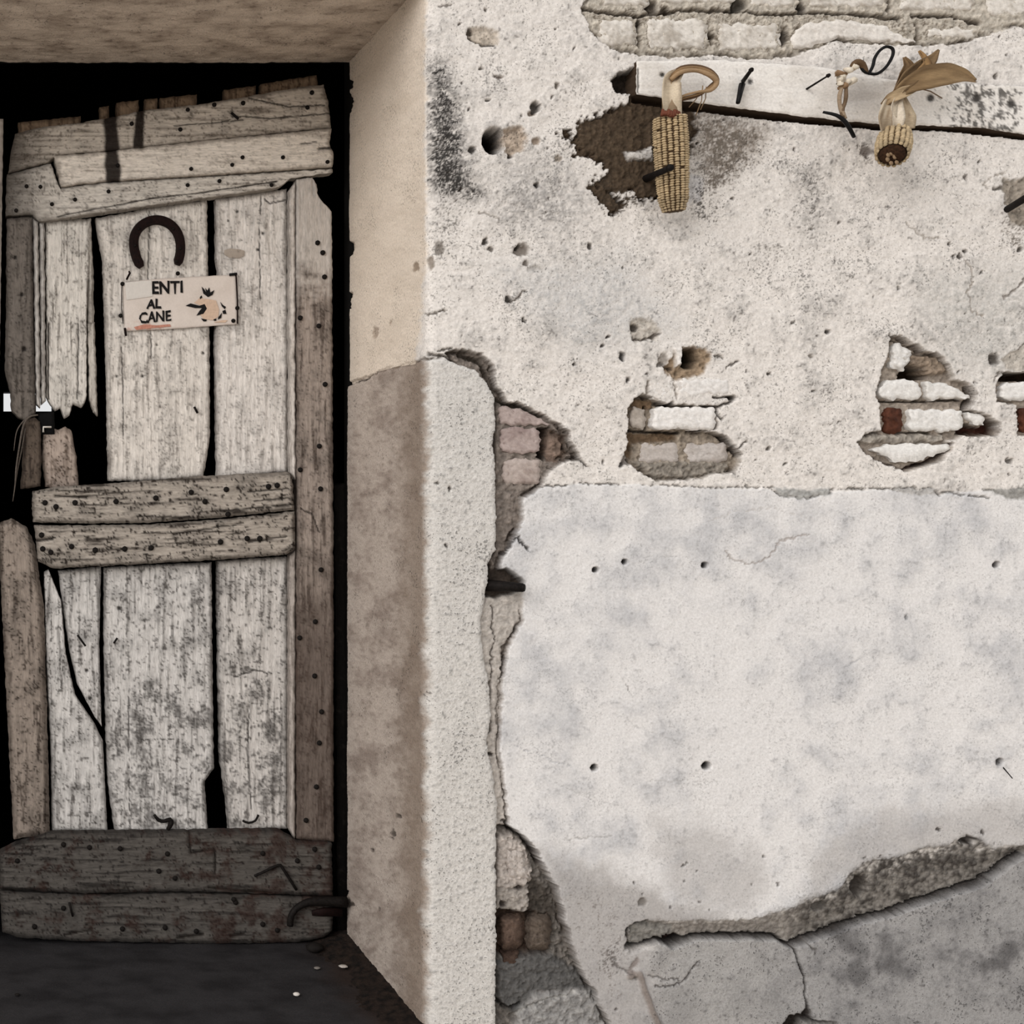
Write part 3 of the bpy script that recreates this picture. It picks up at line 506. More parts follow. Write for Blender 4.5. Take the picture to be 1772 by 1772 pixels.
# ------------------------------------------------------------------ patches: boards, bricks, beam
PSEED = [1000]
def patch(name, top, bot, left, right, y, thick, mat, parent, relief=1.0, rnd_px=4.0, rnd_mm=4.0, colour=None, res=3.0, wob=1.2, grain='v', cracks=(), pits=(), wave=2.0, back=True, stain=None, tilt=0.0, corner=0.0, side=None, cpow=5):
    """a piece bounded by four traced edges (px), its face at depth y, real thickness behind"""
    PSEED[0] += 37; sd = PSEED[0]
    T0, B0 = np.asarray(top, float), np.asarray(bot, float)
    left = left if left is not None else [top[0], bot[0]]; right = right if right is not None else [top[-1], bot[-1]]
    ln_ = lambda q: np.hypot(*np.diff(np.asarray(q, float), axis=0).T).sum()
    W = max(ln_(T0), ln_(B0), 4); Hh = max(ln_(left), ln_(right), 4)
    nu = max(5, int(W / res) + 1); nv = max(5, int(Hh / res) + 1)
    T, B, Lf, R = resample(top, nu), resample(bot, nu), resample(left, nv), resample(right, nv)
    u = np.linspace(0, 1, nu)[None, :, None]; v = np.linspace(0, 1, nv)[:, None, None]
    S = (1 - v) * T[None] + v * B[None] + (1 - u) * Lf[:, None] + u * R[:, None] - ((1 - u) * (1 - v) * T[0] + u * (1 - v) * T[-1] + (1 - u) * v * B[0] + u * v * B[-1])
    if corner:
        kk = (np.abs(2 * u - 1) ** cpow) * (np.abs(2 * v - 1) ** cpow); S = S + (S.mean((0, 1)) - S) * corner * kk
    x, yy = S[..., 0], S[..., 1]
    if grain == 'v': x = x + wob * fbm(x / 60, yy / 14, 2, sd) * 1.0; yy = yy + wob * fbm(x / 9, yy / 30, 2, sd + 1)
    else: yy = yy + wob * fbm(x / 14, yy / 60, 2, sd); x = x + wob * fbm(x / 30, yy / 9, 2, sd + 1)
    uu = np.linspace(0, 1, nu)[None, :]; vv = np.linspace(0, 1, nv)[:, None]
    ed = np.minimum(np.minimum(uu, 1 - uu) * W, np.minimum(vv, 1 - vv) * Hh)
    ed = np.maximum(ed, 0)
    h = -rnd_mm * (1 - ss(0, rnd_px, ed)) ** 2
    if grain == 'v': gn = fbm(x / 7, yy / 120, 3, sd + 2); gf = noise(x / 3.2, yy / 60, sd + 3)
    elif grain == 'h': gn = fbm(x / 120, yy / 7, 3, sd + 2); gf = noise(x / 60, yy / 3.2, sd + 3)
    else: gn = fbm(x / 9, yy / 9, 3, sd + 2); gf = noise(x / 3.5, yy / 3.5, sd + 3)
    bl = fbm(x / 45, yy / 45, 3, sd + 4); sp = 0.6 * noise(x / 4.5, yy / 4.5, sd + 5) + 0.6 * noise(x / 12, yy / 12, sd + 6)
    h = h + relief * (1.1 * gn + 0.6 * gf) + wave * bl + tilt * (uu - 0.5)
    c = colour(x, yy, gn, gf, bl, sp, ed)
    for (pts, wd, dp) in cracks:
        d = dline(x + 1.5 * bl, yy + 1.5 * gn, pts); m = ss(wd, wd * 0.3, d); h = h - dp * m; c = cmix(c, lin(30, 24, 20), 0.9 * m)
    for (cx_, cy_, r, dp) in pits:
        d = np.hypot(x - cx_, yy - cy_) + 1.0 * sp; m = ss(r * 1.15, r * 0.5, d); h = h - dp * m; c = cmix(c, lin(28, 23, 20), 0.92 * m)
    if stain: c = stain(x, yy, c, bl, sp)
    yd = y - h * 0.001
    dd = yd + CAMD
    Vf = np.stack([(x - CX) * dd / FPX, yd, CAMZ + (CY - yy) * dd / FPX], -1)
    idx = np.arange(nu * nv).reshape(nv, nu)
    Fq = np.stack([idx[:-1, :-1], idx[1:, :-1], idx[1:, 1:], idx[:-1, 1:]], -1).reshape(-1, 4)
    ring = np.concatenate([idx[0, :], idx[1:, -1], idx[-1, -2::-1], idx[-2:0:-1, 0]])
    V0 = Vf.reshape(-1, 3); C0 = c.reshape(-1, 3); n0 = len(V0); nr = len(ring)
    Vr = V0[ring]; Vb = Vr.copy(); Vb[:, 1] = y + thick
    # keep the true section: sides run straight back
    a = np.arange(nr); b = (a + 1) % nr
    Fs = np.stack([n0 + a, n0 + b, n0 + nr + b, n0 + nr + a], -1)
    faces = [Fq.astype(np.int32), Fs.astype(np.int32)]
    if back: faces.append(list((n0 + nr + a)[::-1]))
    return mk(name, np.concatenate([V0, Vr, Vb]), faces, mat, parent, np.concatenate([C0, C0[ring] * 0.9 if side is None else np.tile(side, (nr, 1)), C0[ring] * 0.9 if side is None else np.tile(side, (nr, 1))]), True)

def wood(base, dark, streak=0.6, spk=0.5, blot=0.4):
    b, dk = lin(*base), lin(*dark)
    def f(x, y, gn, gf, bl, sp, ed):
        c = cmix(np.tile(b * 1.06, x.shape + (1,)), b * 0.5, np.clip(blot * 1.25 * ss(-0.3, 0.8, bl + 0.45 * sp), 0, 1))
        c = cmix(c, dk, np.clip(streak * 1.1 * ss(0.12, 0.62, gn + 0.45 * gf), 0, 1))
        c = cmix(c, dk, np.clip(spk * 1.3 * ss(0.22, 0.6, sp + 0.3 * gn), 0, 1))
        n3 = noise(x / 2.9, y / 3.6, 701) + 0.45 * bl + 0.25 * gn
        c = cmix(c, dk * 0.5, np.clip(spk * 1.4 * ss(0.46, 0.74, n3), 0, 1))
        return cmix(c, dk * 0.8, 0.6 * ss(9, 0, ed + 6 * sp + 4 * bl))
    return f
def limed(base, dark, a=0.4, s=0.5):
    b, dk = lin(*base), lin(*dark)
    def f(x, y, gn, gf, bl, sp, ed):
        c = cmix(np.tile(b, x.shape + (1,)), dk, np.clip(a * ss(-0.2, 0.8, bl + 0.5 * gn), 0, 1))
        return cmix(c, dk * 0.8, np.clip(s * ss(0.35, 0.8, sp), 0, 1))
    return f

# bricks (each a part of the wall)
def brick(x0, y0, x1, y1, front_mm, base, dark, a=0.4, s=0.5, poly=None, rmm=4.0, rpx=6.0, relief=1.6):
    if poly: t, b, l, r = poly
    else: t, b, l, r = [(x0, y0), (x1, y0)], [(x0, y1), (x1, y1)], None, None
    return patch('brick', t, b, l, r, -front_mm * 0.001, 0.045, M_BRICK, wall, relief, rpx, rmm, limed(base, dark, a, s), 2.6, 4.2, 'n', wave=2.2, back=False, corner=0.10)
WB, WD = (224, 217, 209), (172, 162, 150)
# top courses
for (x0, y0, x1, y1) in [(1034, 30, 1101, 84), (1116, 28, 1224, 90), (1240, 36, 1350, 92), (1600, 44, 1690, 70), (1040, -58, 1124, 14), (1136, -56, 1272, 10), (1292, -52, 1380, 16), (1396, -54, 1536, 17), (1552, -54, 1690, 22), (1702, -50, 1840, 30)]:
    brick(x0, y0, x1, y1, -0.8, (220, 213, 204), (156, 145, 131), 0.7, 0.6, rpx=13, rmm=7)
brick(0, 0, 0, 0, 1.5, WB, WD, 0.3, 0.3, ([(1370, 52), (1400, 38), (1460, 34), (1530, 46), (1584, 72)], [(1370, 88), (1400, 82), (1450, 67), (1520, 72), (1584, 76)], None, None), rpx=8)
# beside the corner
PK, PKD = (176, 160, 154), (118, 96, 92)
brick(0, 0, 0, 0, -7, PK, PKD, 0.6, 0.7, ([(862, 700), (895, 706), (930, 722), (950, 732)], [(864, 736), (900, 737), (935, 736), (950, 735)], None, None))
brick(866, 741, 934, 784, -6, PK, PKD, 0.6, 0.8); brick(870, 794, 934, 838, -8, (182, 168, 160), (126, 106, 98), 0.5, 0.6)
# middle nest
brick(1106, 768, 1174, 801, -13, (186, 177, 170), (138, 124, 112), 0.4, 0.5, rpx=8); brick(1186, 767, 1258, 801, -13, (192, 184, 178), (140, 126, 114), 0.4, 0.5, rpx=8)
brick(1091, 706, 1117, 742, -7, (176, 166, 156), (120, 106, 92), 0.5, 0.5); brick(1130, 704, 1238, 744, 0.5, (230, 225, 220), (200, 192, 184), 0.3, 0.2)
brick(1127, 657, 1165, 692, 0.8, (230, 225, 220), (196, 188, 180), 0.3, 0.2); brick(1174, 656, 1262, 684, 1.0, (230, 225, 220), (196, 188, 180), 0.3, 0.2)
# right nest
W2, W2D = (228, 224, 219), (192, 186, 178)
brick(0, 0, 0, 0, -3, W2, W2D, 0.35, 0.2, ([(1522, 670), (1535, 659), (1560, 656), (1588, 660), (1594, 668)], [(1521, 691), (1594, 692)], None, None), rpx=5)
brick(0, 0, 0, 0, -3, W2, W2D, 0.35, 0.2, ([(1601, 660), (1628, 662), (1655, 674), (1678, 684)], [(1601, 691), (1678, 690)], None, None), rpx=5)
brick(1572, 709, 1666, 746, -4, W2, W2D, 0.3, 0.2, rpx=5)
brick(1529, 706, 1561, 750, -4, (92, 56, 42), (44, 27, 22), 0.8, 0.8, rmm=7, rpx=12, relief=3.5)
brick(0, 0, 0, 0, -3, W2, W2D, 0.3, 0.2, ([(1674, 714), (1690, 713), (1704, 722)], [(1674, 728), (1688, 736), (1704, 736)], None, None))
brick(0, 0, 0, 0, -4, W2, W2D, 0.4, 0.3, ([(1506, 776), (1545, 768), (1600, 768), (1644, 768)], [(1510, 782), (1545, 797), (1580, 800), (1642, 780)], None, None))
brick(0, 0, 0, 0, -3, (224, 220, 215), (150, 145, 140), 0.5, 0.7, ([(1540, 596), (1556, 592), (1574, 606)], [(1542, 640), (1564, 642), (1576, 618)], None, None), rmm=6, rpx=12, relief=3)
brick(1730, 662, 1850, 692, -3, W2, W2D, 0.35, 0.2); brick(1763, 704, 1800, 746, -5, (92, 56, 42), (44, 27, 22), 0.8, 0.8, rmm=6, rpx=10, relief=3)
# rubble stones at the foot
def stone(pts4, front, base, dark):
    o = patch('stone', *pts4, None, None, -front * 0.001, 0.06, M_CORE, wall, 5.0, 24, 26, limed(base, dark, 0.7, 0.8), 2.6, 3.5, 'n', wave=4, back=False, corner=0.29, cpow=2); return o
stone(([(858, 1582), (910, 1576)], [(860, 1648), (908, 1642)]), -6, (102, 84, 73), (50, 38, 32))
stone(([(908, 1572), (960, 1578)], [(906, 1652), (958, 1650)]), -6, (104, 92, 82), (52, 42, 36))
stone(([(858, 1640), (904, 1636)], [(860, 1682), (908, 1678)]), -10, (92, 74, 64), (48, 36, 30))
stone(([(868, 1456), (915, 1462)], [(866, 1530), (928, 1534)]), -6, (196, 186, 178), (140, 130, 122))

# lime-washed timber built into the wall
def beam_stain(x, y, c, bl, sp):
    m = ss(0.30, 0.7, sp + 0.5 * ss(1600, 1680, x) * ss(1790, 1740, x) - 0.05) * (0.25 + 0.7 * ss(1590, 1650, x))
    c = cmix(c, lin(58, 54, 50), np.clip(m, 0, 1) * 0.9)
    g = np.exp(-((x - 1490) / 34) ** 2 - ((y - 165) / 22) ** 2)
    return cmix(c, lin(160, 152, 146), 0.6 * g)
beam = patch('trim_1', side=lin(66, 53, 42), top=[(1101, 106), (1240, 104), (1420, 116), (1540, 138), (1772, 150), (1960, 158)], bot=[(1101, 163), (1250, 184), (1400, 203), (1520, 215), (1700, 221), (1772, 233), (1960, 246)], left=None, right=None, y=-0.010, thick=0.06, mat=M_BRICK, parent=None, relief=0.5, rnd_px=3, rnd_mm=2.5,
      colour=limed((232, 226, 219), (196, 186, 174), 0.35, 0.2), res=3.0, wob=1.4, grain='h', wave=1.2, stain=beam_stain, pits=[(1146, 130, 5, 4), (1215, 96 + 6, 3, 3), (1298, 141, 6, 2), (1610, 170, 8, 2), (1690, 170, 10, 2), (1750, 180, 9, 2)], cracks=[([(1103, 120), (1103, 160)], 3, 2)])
tag(beam, 'whitewashed timber beam set in the wall above the corn cobs', kind='structure')

# ------------------------------------------------------------------ door leaf
door = empty('door_1', P3(300, 1631, 0.43)); tag(door, 'weathered grey plank door hanging askew in the dark doorway', kind='structure')
YF, YP = 0.418, 0.440                       # faces of the frame members and of the planks behind them
UPW = wood((218, 210, 201), (96, 87, 79), 0.42, 0.5, 0.3)
def board(name, t, b, l=None, r=None, y=YF, thick=0.03, cf=UPW, grain='h', **k):
    return patch(name, t, b, l, r, y, thick, M_WOODH if grain == 'h' else M_WOODV, door, k.pop('relief', 1.0), k.pop('rp', 4), k.pop('rm', 4), cf, k.pop('res', 2.3), k.pop('wob', 1.4), grain, **k)
def burnt(x, y, c, bl, sp):
    m = ss(15, 9, np.abs(x - 193 - 0.04 * (y - 250)) + 4 * bl) * ss(170, 185, y) * ss(322, 312, y)
    m = np.maximum(m, ss(11, 7, np.abs(x - 242 + 0.06 * (y - 210)) + 3 * bl) * ss(262, 252, y))
    c = cmix(c, lin(24, 15, 11), 0.96 * m)
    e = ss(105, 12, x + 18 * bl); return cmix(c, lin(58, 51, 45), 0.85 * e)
topb = wood((188, 178, 166), (92, 82, 72), 0.55, 0.5, 0.4)
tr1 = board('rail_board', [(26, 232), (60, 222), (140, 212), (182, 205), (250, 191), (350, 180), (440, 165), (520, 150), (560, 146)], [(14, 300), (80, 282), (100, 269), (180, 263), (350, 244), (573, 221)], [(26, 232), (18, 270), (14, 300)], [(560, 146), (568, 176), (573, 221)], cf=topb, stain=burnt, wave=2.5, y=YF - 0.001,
      cracks=[([(430, 170), (500, 185), (560, 182)], 2, 2), ([(400, 200), (470, 205), (570, 196)], 2, 2), ([(300, 218), (420, 208)], 1.6, 1.5)])
tr2 = board('rail_board', [(92, 270), (180, 263), (350, 244), (574, 222)], [(105, 321), (180, 312), (350, 302), (575, 287)], [(92, 270), (98, 290), (105, 323)], [(574, 222), (570, 250), (578, 268), (575, 289)], cf=wood((224, 214, 202), (120, 108, 96), 0.25, 0.3, 0.15), stain=burnt, y=YF - 0.004,
      cracks=[([(520, 250), (548, 245)], 2, 3), ([(552, 258), (580, 256)], 3, 5)])
tr3 = board('rail_board', [(12, 302), (88, 283), (104, 326), (180, 316), (350, 306), (575, 292)], [(10, 374), (56, 371), (68, 384), (250, 358), (400, 337), (482, 325), (504, 309), (575, 299)], [(12, 302), (10, 340), (10, 374)], [(575, 292), (576, 299)], cf=wood((206, 198, 188), (96, 88, 80), 0.35, 0.5, 0.3), y=YF + 0.002, stain=burnt,
      cracks=[([(100, 374), (250, 346), (400, 326), (480, 314)], 1.8, 2)])
# brown tips of the planks behind, above the rail
TIP = wood((132, 112, 92), (60, 46, 36), 0.6, 0.5, 0.4)
for t, b in [([(32, 212), (140, 201)], [(32, 240), (140, 232)]), ([(172, 186), (189, 183)], [(172, 224), (189, 220)]), ([(201, 178), (240, 173)], [(201, 216), (240, 212)]), ([(250, 172), (272, 170)], [(250, 212), (272, 210)]), ([(277, 170), (340, 163)], [(277, 212), (340, 206)]), ([(388, 156), (442, 148)], [(388, 196), (442, 190)]), ([(450, 146), (500, 137), (549, 130)], [(450, 186), (549, 176)])]:
    board('plank_tip', t, b, y=YP + 0.004, thick=0.02, cf=TIP, grain='v')
# left stile, broken at the lock
DK = wood((112, 104, 97), (42, 36, 31), 0.6, 0.5, 0.5)
board('stile', [(12, 378), (56, 376)], [(30, 722), (44, 730), (62, 716)], [(12, 378), (10, 560), (8, 640), (18, 680), (20, 712), (30, 722)], [(56, 376), (58, 560), (62, 716)], y=YF + 0.004, cf=DK, grain='v', pits=[(42, 604, 5, 5), (26, 446, 4, 4), (38, 510, 4, 4)])
board('bead', [(57, 377), (66, 384)], [(62, 700), (70, 706)], y=YF + 0.008, cf=wood((206, 200, 193), (110, 102, 96), 0.4, 0.2, 0.2), grain='v')
board('bead', [(68, 386), (77, 385)], [(71, 700), (79, 694)], y=YF + 0.014, cf=wood((206, 200, 193), (110, 102, 96), 0.4, 0.2, 0.2), grain='v')
board('stile', [(40, 728), (58, 722), (70, 730)], [(36, 846), (70, 842)], [(40, 728), (40, 790), (36, 846)], [(70, 730), (72, 790), (70, 842)], y=YF + 0.006, cf=wood((96, 84, 74), (40, 32, 28), 0.7, 0.5, 0.5), grain='v')
board('stile', [(-4, 906), (20, 897), (46, 912)], [(24, 1452), (86, 1444)], [(-4, 906), (8, 1150), (24, 1452)], [(46, 912), (60, 940), (76, 1050), (82, 1250), (86, 1444)], y=YF + 0.002, rp=14, rm=12, cf=wood((150, 137, 126), (56, 46, 39), 0.6, 0.65, 0.7), grain='v')
# upper planks
board('plank', [(78, 383), (157, 378)], [(80, 686), (86, 700), (96, 712), (104, 706), (112, 724), (120, 720), (126, 700), (142, 706), (148, 690), (150, 680)], [(78, 383), (80, 560), (80, 686)], [(157, 378), (150, 560), (150, 680)], y=YP, thick=0.02, grain='v', cracks=[([(84, 560), (83, 690)], 2, 3), ([(136, 560), (134, 690)], 2, 3)], cf=wood((216, 209, 200), (90, 82, 75), 0.5, 0.45, 0.35))
board('plank', [(151, 560), (164, 558)], [(154, 690), (162, 714), (169, 720)], [(151, 560), (154, 690)], [(164, 558), (167, 650), (169, 720)], y=YP + 0.003, thick=0.018, grain='v', cf=wood((196, 188, 178), (98, 90, 82), 0.5, 0.4, 0.3))
board('plank', [(151, 381), (157, 378)], [(152, 562), (163, 560)], [(151, 381), (152, 562)], [(157, 378), (162, 470), (163, 560)], y=YP + 0.003, thick=0.018, grain='v', cf=wood((200, 192, 182), (98, 90, 82), 0.5, 0.4, 0.3))
board('plank', [(74, 752), (84, 740), (100, 744), (112, 738), (124, 746)], [(78, 842), (100, 848), (137, 842)], [(74, 752), (73, 800), (78, 842)], [(124, 746), (132, 790), (137, 842)], y=YP - 0.004, thick=0.02, grain='v', cf=wood((172, 156, 144), (86, 72, 62), 0.5, 0.7, 0.5))
p2 = board('plank', [(165, 378), (250, 362), (358, 346)], [(188, 832), (270, 832), (350, 826)], [(165, 378), (178, 450), (181, 540), (184, 640), (188, 832)], [(358, 346), (360, 460), (363, 600), (363, 760), (352, 826)], y=YP, thick=0.022, grain='v', cf=wood((220, 212, 203), (104, 96, 89), 0.42, 0.42, 0.4), cracks=[([(258, 366), (256, 480), (262, 620)], 1.6, 1.5), ([(210, 600), (214, 760)], 1.2, 1)], pits=[(202, 651, 3, 3), (246, 651, 3, 3), (351, 611, 3, 3), (271, 597, 2.5, 2)])
p3 = board('plank', [(373, 345), (440, 335), (496, 327)], [(376, 828), (440, 822), (497, 817)], [(373, 345), (374, 440), (378, 470), (372, 600), (376, 828)], [(496, 327), (497, 500), (497, 817)], y=YP, thick=0.022, grain='v', cf=wood((222, 215, 208), (112, 104, 97), 0.34, 0.38, 0.35), cracks=[([(452, 335), (449, 400), (450, 520)], 1.4, 1.2), ([(457, 345), (466, 352), (494, 346)], 2, 2)], pits=[(410, 366, 3.5, 3), (455, 404, 3, 3), (446, 432, 3, 3), (395, 382, 2, 2)])
# right stile and its bead
RS = wood((156, 143, 133), (70, 59, 52), 0.65, 0.45, 0.6)
def rs_tone(x, y, c, bl, sp):  # paler at the top, browner and darker towards the bottom
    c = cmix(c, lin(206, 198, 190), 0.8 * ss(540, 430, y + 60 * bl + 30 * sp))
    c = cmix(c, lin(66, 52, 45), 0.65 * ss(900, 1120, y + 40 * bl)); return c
rs = board('stile', [(513, 311), (540, 307), (548, 318)], [(513, 1452), (577, 1456)], [(513, 311), (513, 800), (513, 1452)], [(548, 318), (549, 335), (560, 352), (574, 366), (575, 500), (577, 1000), (577, 1456)], y=YF + 0.003, grain='v', cf=RS, stain=rs_tone, cracks=[([(541, 312), (543, 340)], 2, 3), ([(520, 880), (540, 890), (552, 920)], 2, 2)])
board('bead', [(500, 330), (511, 312)], [(502, 818), (513, 830)], [(500, 330), (500, 600), (501, 818)], [(511, 312), (511, 600), (512, 830)], y=YF + 0.007, thick=0.02, grain='v', cf=wood((212, 204, 196), (120, 110, 102), 0.3, 0.2, 0.2))
board('bead', [(500, 962), (511, 952)], [(500, 1436), (511, 1452)], y=YF + 0.007, thick=0.02, grain='v', cf=wood((184, 174, 166), (100, 90, 82), 0.3, 0.2, 0.2))
# middle rail: two boards
MR = wood((170, 160, 149), (44, 37, 32), 0.8, 0.85, 0.6)
mr1 = board('rail_board', [(57, 850), (100, 842), (200, 836), (350, 824), (497, 816), (506, 824)], [(58, 904), (150, 906), (250, 905), (380, 896), (509, 882)], [(57, 850), (56, 880), (58, 904)], [(506, 824), (509, 882)], cf=MR, relief=1.6, y=YF - 0.008, rp=6, rm=6, cracks=[([(95, 858), (150, 861)], 3, 4), ([(430, 850), (500, 846)], 2, 2), ([(440, 866), (505, 862)], 2, 2), ([(380, 884), (440, 878), (505, 874)], 2, 2)])
mr2 = board('rail_board', [(60, 909), (150, 909), (250, 908), (380, 899), (510, 885)], [(66, 972), (92, 984), (330, 972), (496, 960), (511, 950)], [(60, 909), (66, 972)], [(510, 885), (511, 950)], cf=MR, relief=1.7, y=YF - 0.008, rp=6, rm=6, cracks=[([(62, 935), (90, 932)], 4, 5), ([(300, 925), (420, 905)], 1.8, 2), ([(430, 938), (495, 928)], 2.4, 3)])
# lower planks: light falling off down the door is put into their colour
LP = wood((208, 203, 198), (78, 73, 69), 0.5, 0.6, 0.6)
board('plank', [(76, 990), (84, 986)], [(90, 1438), (186, 1438)], [(76, 990), (80, 1150), (88, 1300), (90, 1438)], [(84, 986), (106, 1040), (114, 1130), (130, 1202), (164, 1252), (178, 1282), (186, 1438)], y=YP - 0.002, thick=0.02, grain='v', cf=LP, wob=0.8)
board('plank', [(101, 988), (175, 980)], [(164, 1240), (176, 1258)], [(101, 988), (110, 1060), (121, 1130), (134, 1185), (164, 1240)], [(175, 980), (172, 1120), (176, 1258)], y=YP + 0.004, thick=0.02, grain='v', cf=LP, wob=0.8, pits=[(150, 1160, 3.5, 4), (156, 1208, 4, 4)])
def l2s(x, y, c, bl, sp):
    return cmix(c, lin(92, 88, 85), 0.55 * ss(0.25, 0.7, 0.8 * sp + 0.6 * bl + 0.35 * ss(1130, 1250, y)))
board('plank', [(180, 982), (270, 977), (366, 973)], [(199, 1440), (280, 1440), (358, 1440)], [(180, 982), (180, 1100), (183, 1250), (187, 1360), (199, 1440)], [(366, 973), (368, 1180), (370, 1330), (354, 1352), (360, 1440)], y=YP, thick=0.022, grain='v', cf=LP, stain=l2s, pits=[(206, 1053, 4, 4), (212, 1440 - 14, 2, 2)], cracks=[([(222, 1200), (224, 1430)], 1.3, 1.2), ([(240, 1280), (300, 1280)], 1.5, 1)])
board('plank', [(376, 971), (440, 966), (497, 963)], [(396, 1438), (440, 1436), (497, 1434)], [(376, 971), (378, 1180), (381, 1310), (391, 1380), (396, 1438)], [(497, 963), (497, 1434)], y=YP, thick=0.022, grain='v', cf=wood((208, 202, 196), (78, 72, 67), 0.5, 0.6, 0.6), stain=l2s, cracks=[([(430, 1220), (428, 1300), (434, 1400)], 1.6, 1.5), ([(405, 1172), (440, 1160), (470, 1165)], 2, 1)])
# bottom rail: two dark boards
BR = wood((88, 83, 78), (32, 28, 26), 0.7, 0.7, 0.5)
def brs(x, y, c, bl, sp): return cmix(c, lin(58, 40, 34), 0.6 * ss(0.1, 0.7, bl + 0.5 * sp + 0.3 * ss(300, 420, x)))
br1 = board('rail_board', [(0, 1476), (28, 1462), (84, 1442), (300, 1440), (484, 1438), (516, 1456), (574, 1458)], [(0, 1538), (150, 1546), (300, 1542), (460, 1546), (576, 1551)], cf=BR, relief=1.6, y=YF - 0.006, rp=5, rm=5, stain=brs, cracks=[([(328, 1440), (330, 1476), (372, 1470), (372, 1512)], 3, 4), ([(360, 1535), (400, 1540), (470, 1545)], 3, 4)])
br2 = board('rail_board', [(0, 1542), (150, 1549), (300, 1546), (460, 1549), (576, 1554)], [(4, 1612), (30, 1622), (130, 1628), (380, 1633), (520, 1630), (560, 1622), (575, 1610)], cf=BR, relief=1.6, y=YF - 0.006, rp=5, rm=5, stain=brs, cracks=[([(310, 1622), (350, 1616)], 4, 4), ([(400, 1620), (420, 1616)], 4, 4), ([(112, 1618), (160, 1608)], 3, 3)])

# ------------------------------------------------------------------ tubes, nails
def tube(name, pts, rad, mat, parent=None, seg=8, flat=1.0, origin=None, pig=None, closed=False, smooth=True, sub=1):
    p = [Vector(q) for q in pts]
    if sub > 1:                                     # Catmull-Rom
        out = []; rr = []; r0 = rad if isinstance(rad, (list, tuple)) else [rad] * len(p)
        for i in range(len(p) - 1):
            a, b, c, d = p[max(i - 1, 0)], p[i], p[i + 1], p[min(i + 2, len(p) - 1)]
            for k in range(sub):
                t = k / sub
                out.append(0.5 * ((2 * b) + (c - a) * t + (2 * a - 5 * b + 4 * c - d) * t * t + (3 * b - a - 3 * c + d) * t ** 3)); rr.append(r0[i] * (1 - t) + r0[i + 1] * t)
        out.append(p[-1]); rr.append(r0[-1]); p, rad = out, rr
    n = len(p); r = rad if isinstance(rad, (list, tuple)) else [rad] * n
    V, F = [], []
    up = Vector((0, -1, 0)); prev = None
    for i in range(n):
        t = (p[min(i + 1, n - 1)] - p[max(i - 1, 0)]).normalized()
        s = t.cross(up)
        if s.length < 0.15: s = t.cross(Vector((1, 0, 0)))
        s.normalize()
        if prev is not None and s.dot(prev) < 0: s = -s
        prev = s; b = s.cross(t)
        for k in range(seg):
            a = 2 * math.pi * k / seg; V.append(p[i] + s * (math.cos(a) * r[i]) + b * (math.sin(a) * r[i] * flat))
    for i in range(n - 1):
        for k in range(seg):
            k2 = (k + 1) % seg; F.append([i * seg + k, i * seg + k2, (i + 1) * seg + k2, (i + 1) * seg + k])
    F = [np.array(F, np.int32), list(range(seg))[::-1], list(range((n - 1) * seg, n * seg))]
    return mk(name, np.array([list(v) for v in V]), F, mat, parent, pig, smooth, origin)
# nail heads on the door: one shared dome
def dome_mesh():
    V = [(0, -0.0024, 0)]; F = []; sg = 8
    for j, (r, d) in enumerate([(0.5, -0.002), (0.9, -0.0008), (1.0, 0.002)]):
        for k in range(sg): V.append((math.cos(6.283 * k / sg) * r * 0.0048, d, math.sin(6.283 * k / sg) * r * 0.0048))
    for k in range(sg): F.append((0, 1 + k, 1 + (k + 1) % sg))
    for j in range(2):
        for k in range(sg): F.append((1 + j * sg + k, 1 + (j + 1) * sg + k, 1 + (j + 1) * sg + (k + 1) % sg, 1 + j * sg + (k + 1) % sg))
    me = bpy.data.meshes.new('nail'); me.from_pydata(V, [], F); me.materials.append(M_IRON); me.shade_smooth(); return me
NAIL = dome_mesh()
def nail(px, py, y, parent, s=1.0):
    o = bpy.data.objects.new('nail', NAIL); link(o, parent, P3(px, py, y)); o.scale = (s * 1.2, 1, s * 1.2)
for (x, y) in [(325, 190), (371, 181), (421, 178), (532, 186), (228, 214), (312, 224), (540, 160)]: nail(x, y, YF - 0.002, tr1, 0.9)
for (x, y) in [(331, 292), (402, 285), (490, 272), (420, 272), (204, 286), (567, 280)]: nail(x, y, YF - 0.006, tr2, 0.8)
for (x, y) in [(130, 345), (188, 331), (70, 323), (90, 353), (46, 322), (380, 313), (470, 320), (28, 364), (325, 320)]: nail(x, y, YF - 0.0005, tr3, 0.8)
for (x, y) in [(550, 420), (559, 437), (562, 479), (552, 564), (563, 665), (553, 772), (555, 846), (520, 813), (556, 986), (520, 550), (546, 1076), (519, 1104), (553, 1286), (545, 1170), (557, 1232), (548, 1362), (530, 1420)]: nail(x, y, YF + 0.001, rs)
for (x, y) in [(78, 870), (97, 877), (130, 870), (201, 868), (270, 862), (331, 852), (392, 847), (465, 842), (480, 840), (355, 868), (395, 890)]: nail(x, y, YF - 0.010, mr1, 1.1)
for (x, y) in [(72, 926), (88, 956), (124, 946), (165, 952), (216, 950), (262, 948), (382, 938), (428, 932), (450, 932), (74, 950)]: nail(x, y, YF - 0.010, mr2, 1.1)
for (x, y) in [(155, 1467), (208, 1469), (290, 1478), (275, 1508), (455, 1477), (552, 1501), (515, 1490), (110, 1462), (30, 1490), (303, 1520), (545, 1470)]: nail(x, y, YF - 0.008, br1)
for (x, y) in [(408, 1562), (405, 1545 + 12), (480, 1610), (212, 1608), (340, 1612), (60, 1604), (455, 1600), (286, 1606), (110, 1572)]: nail(x, y, YF - 0.008, br2)
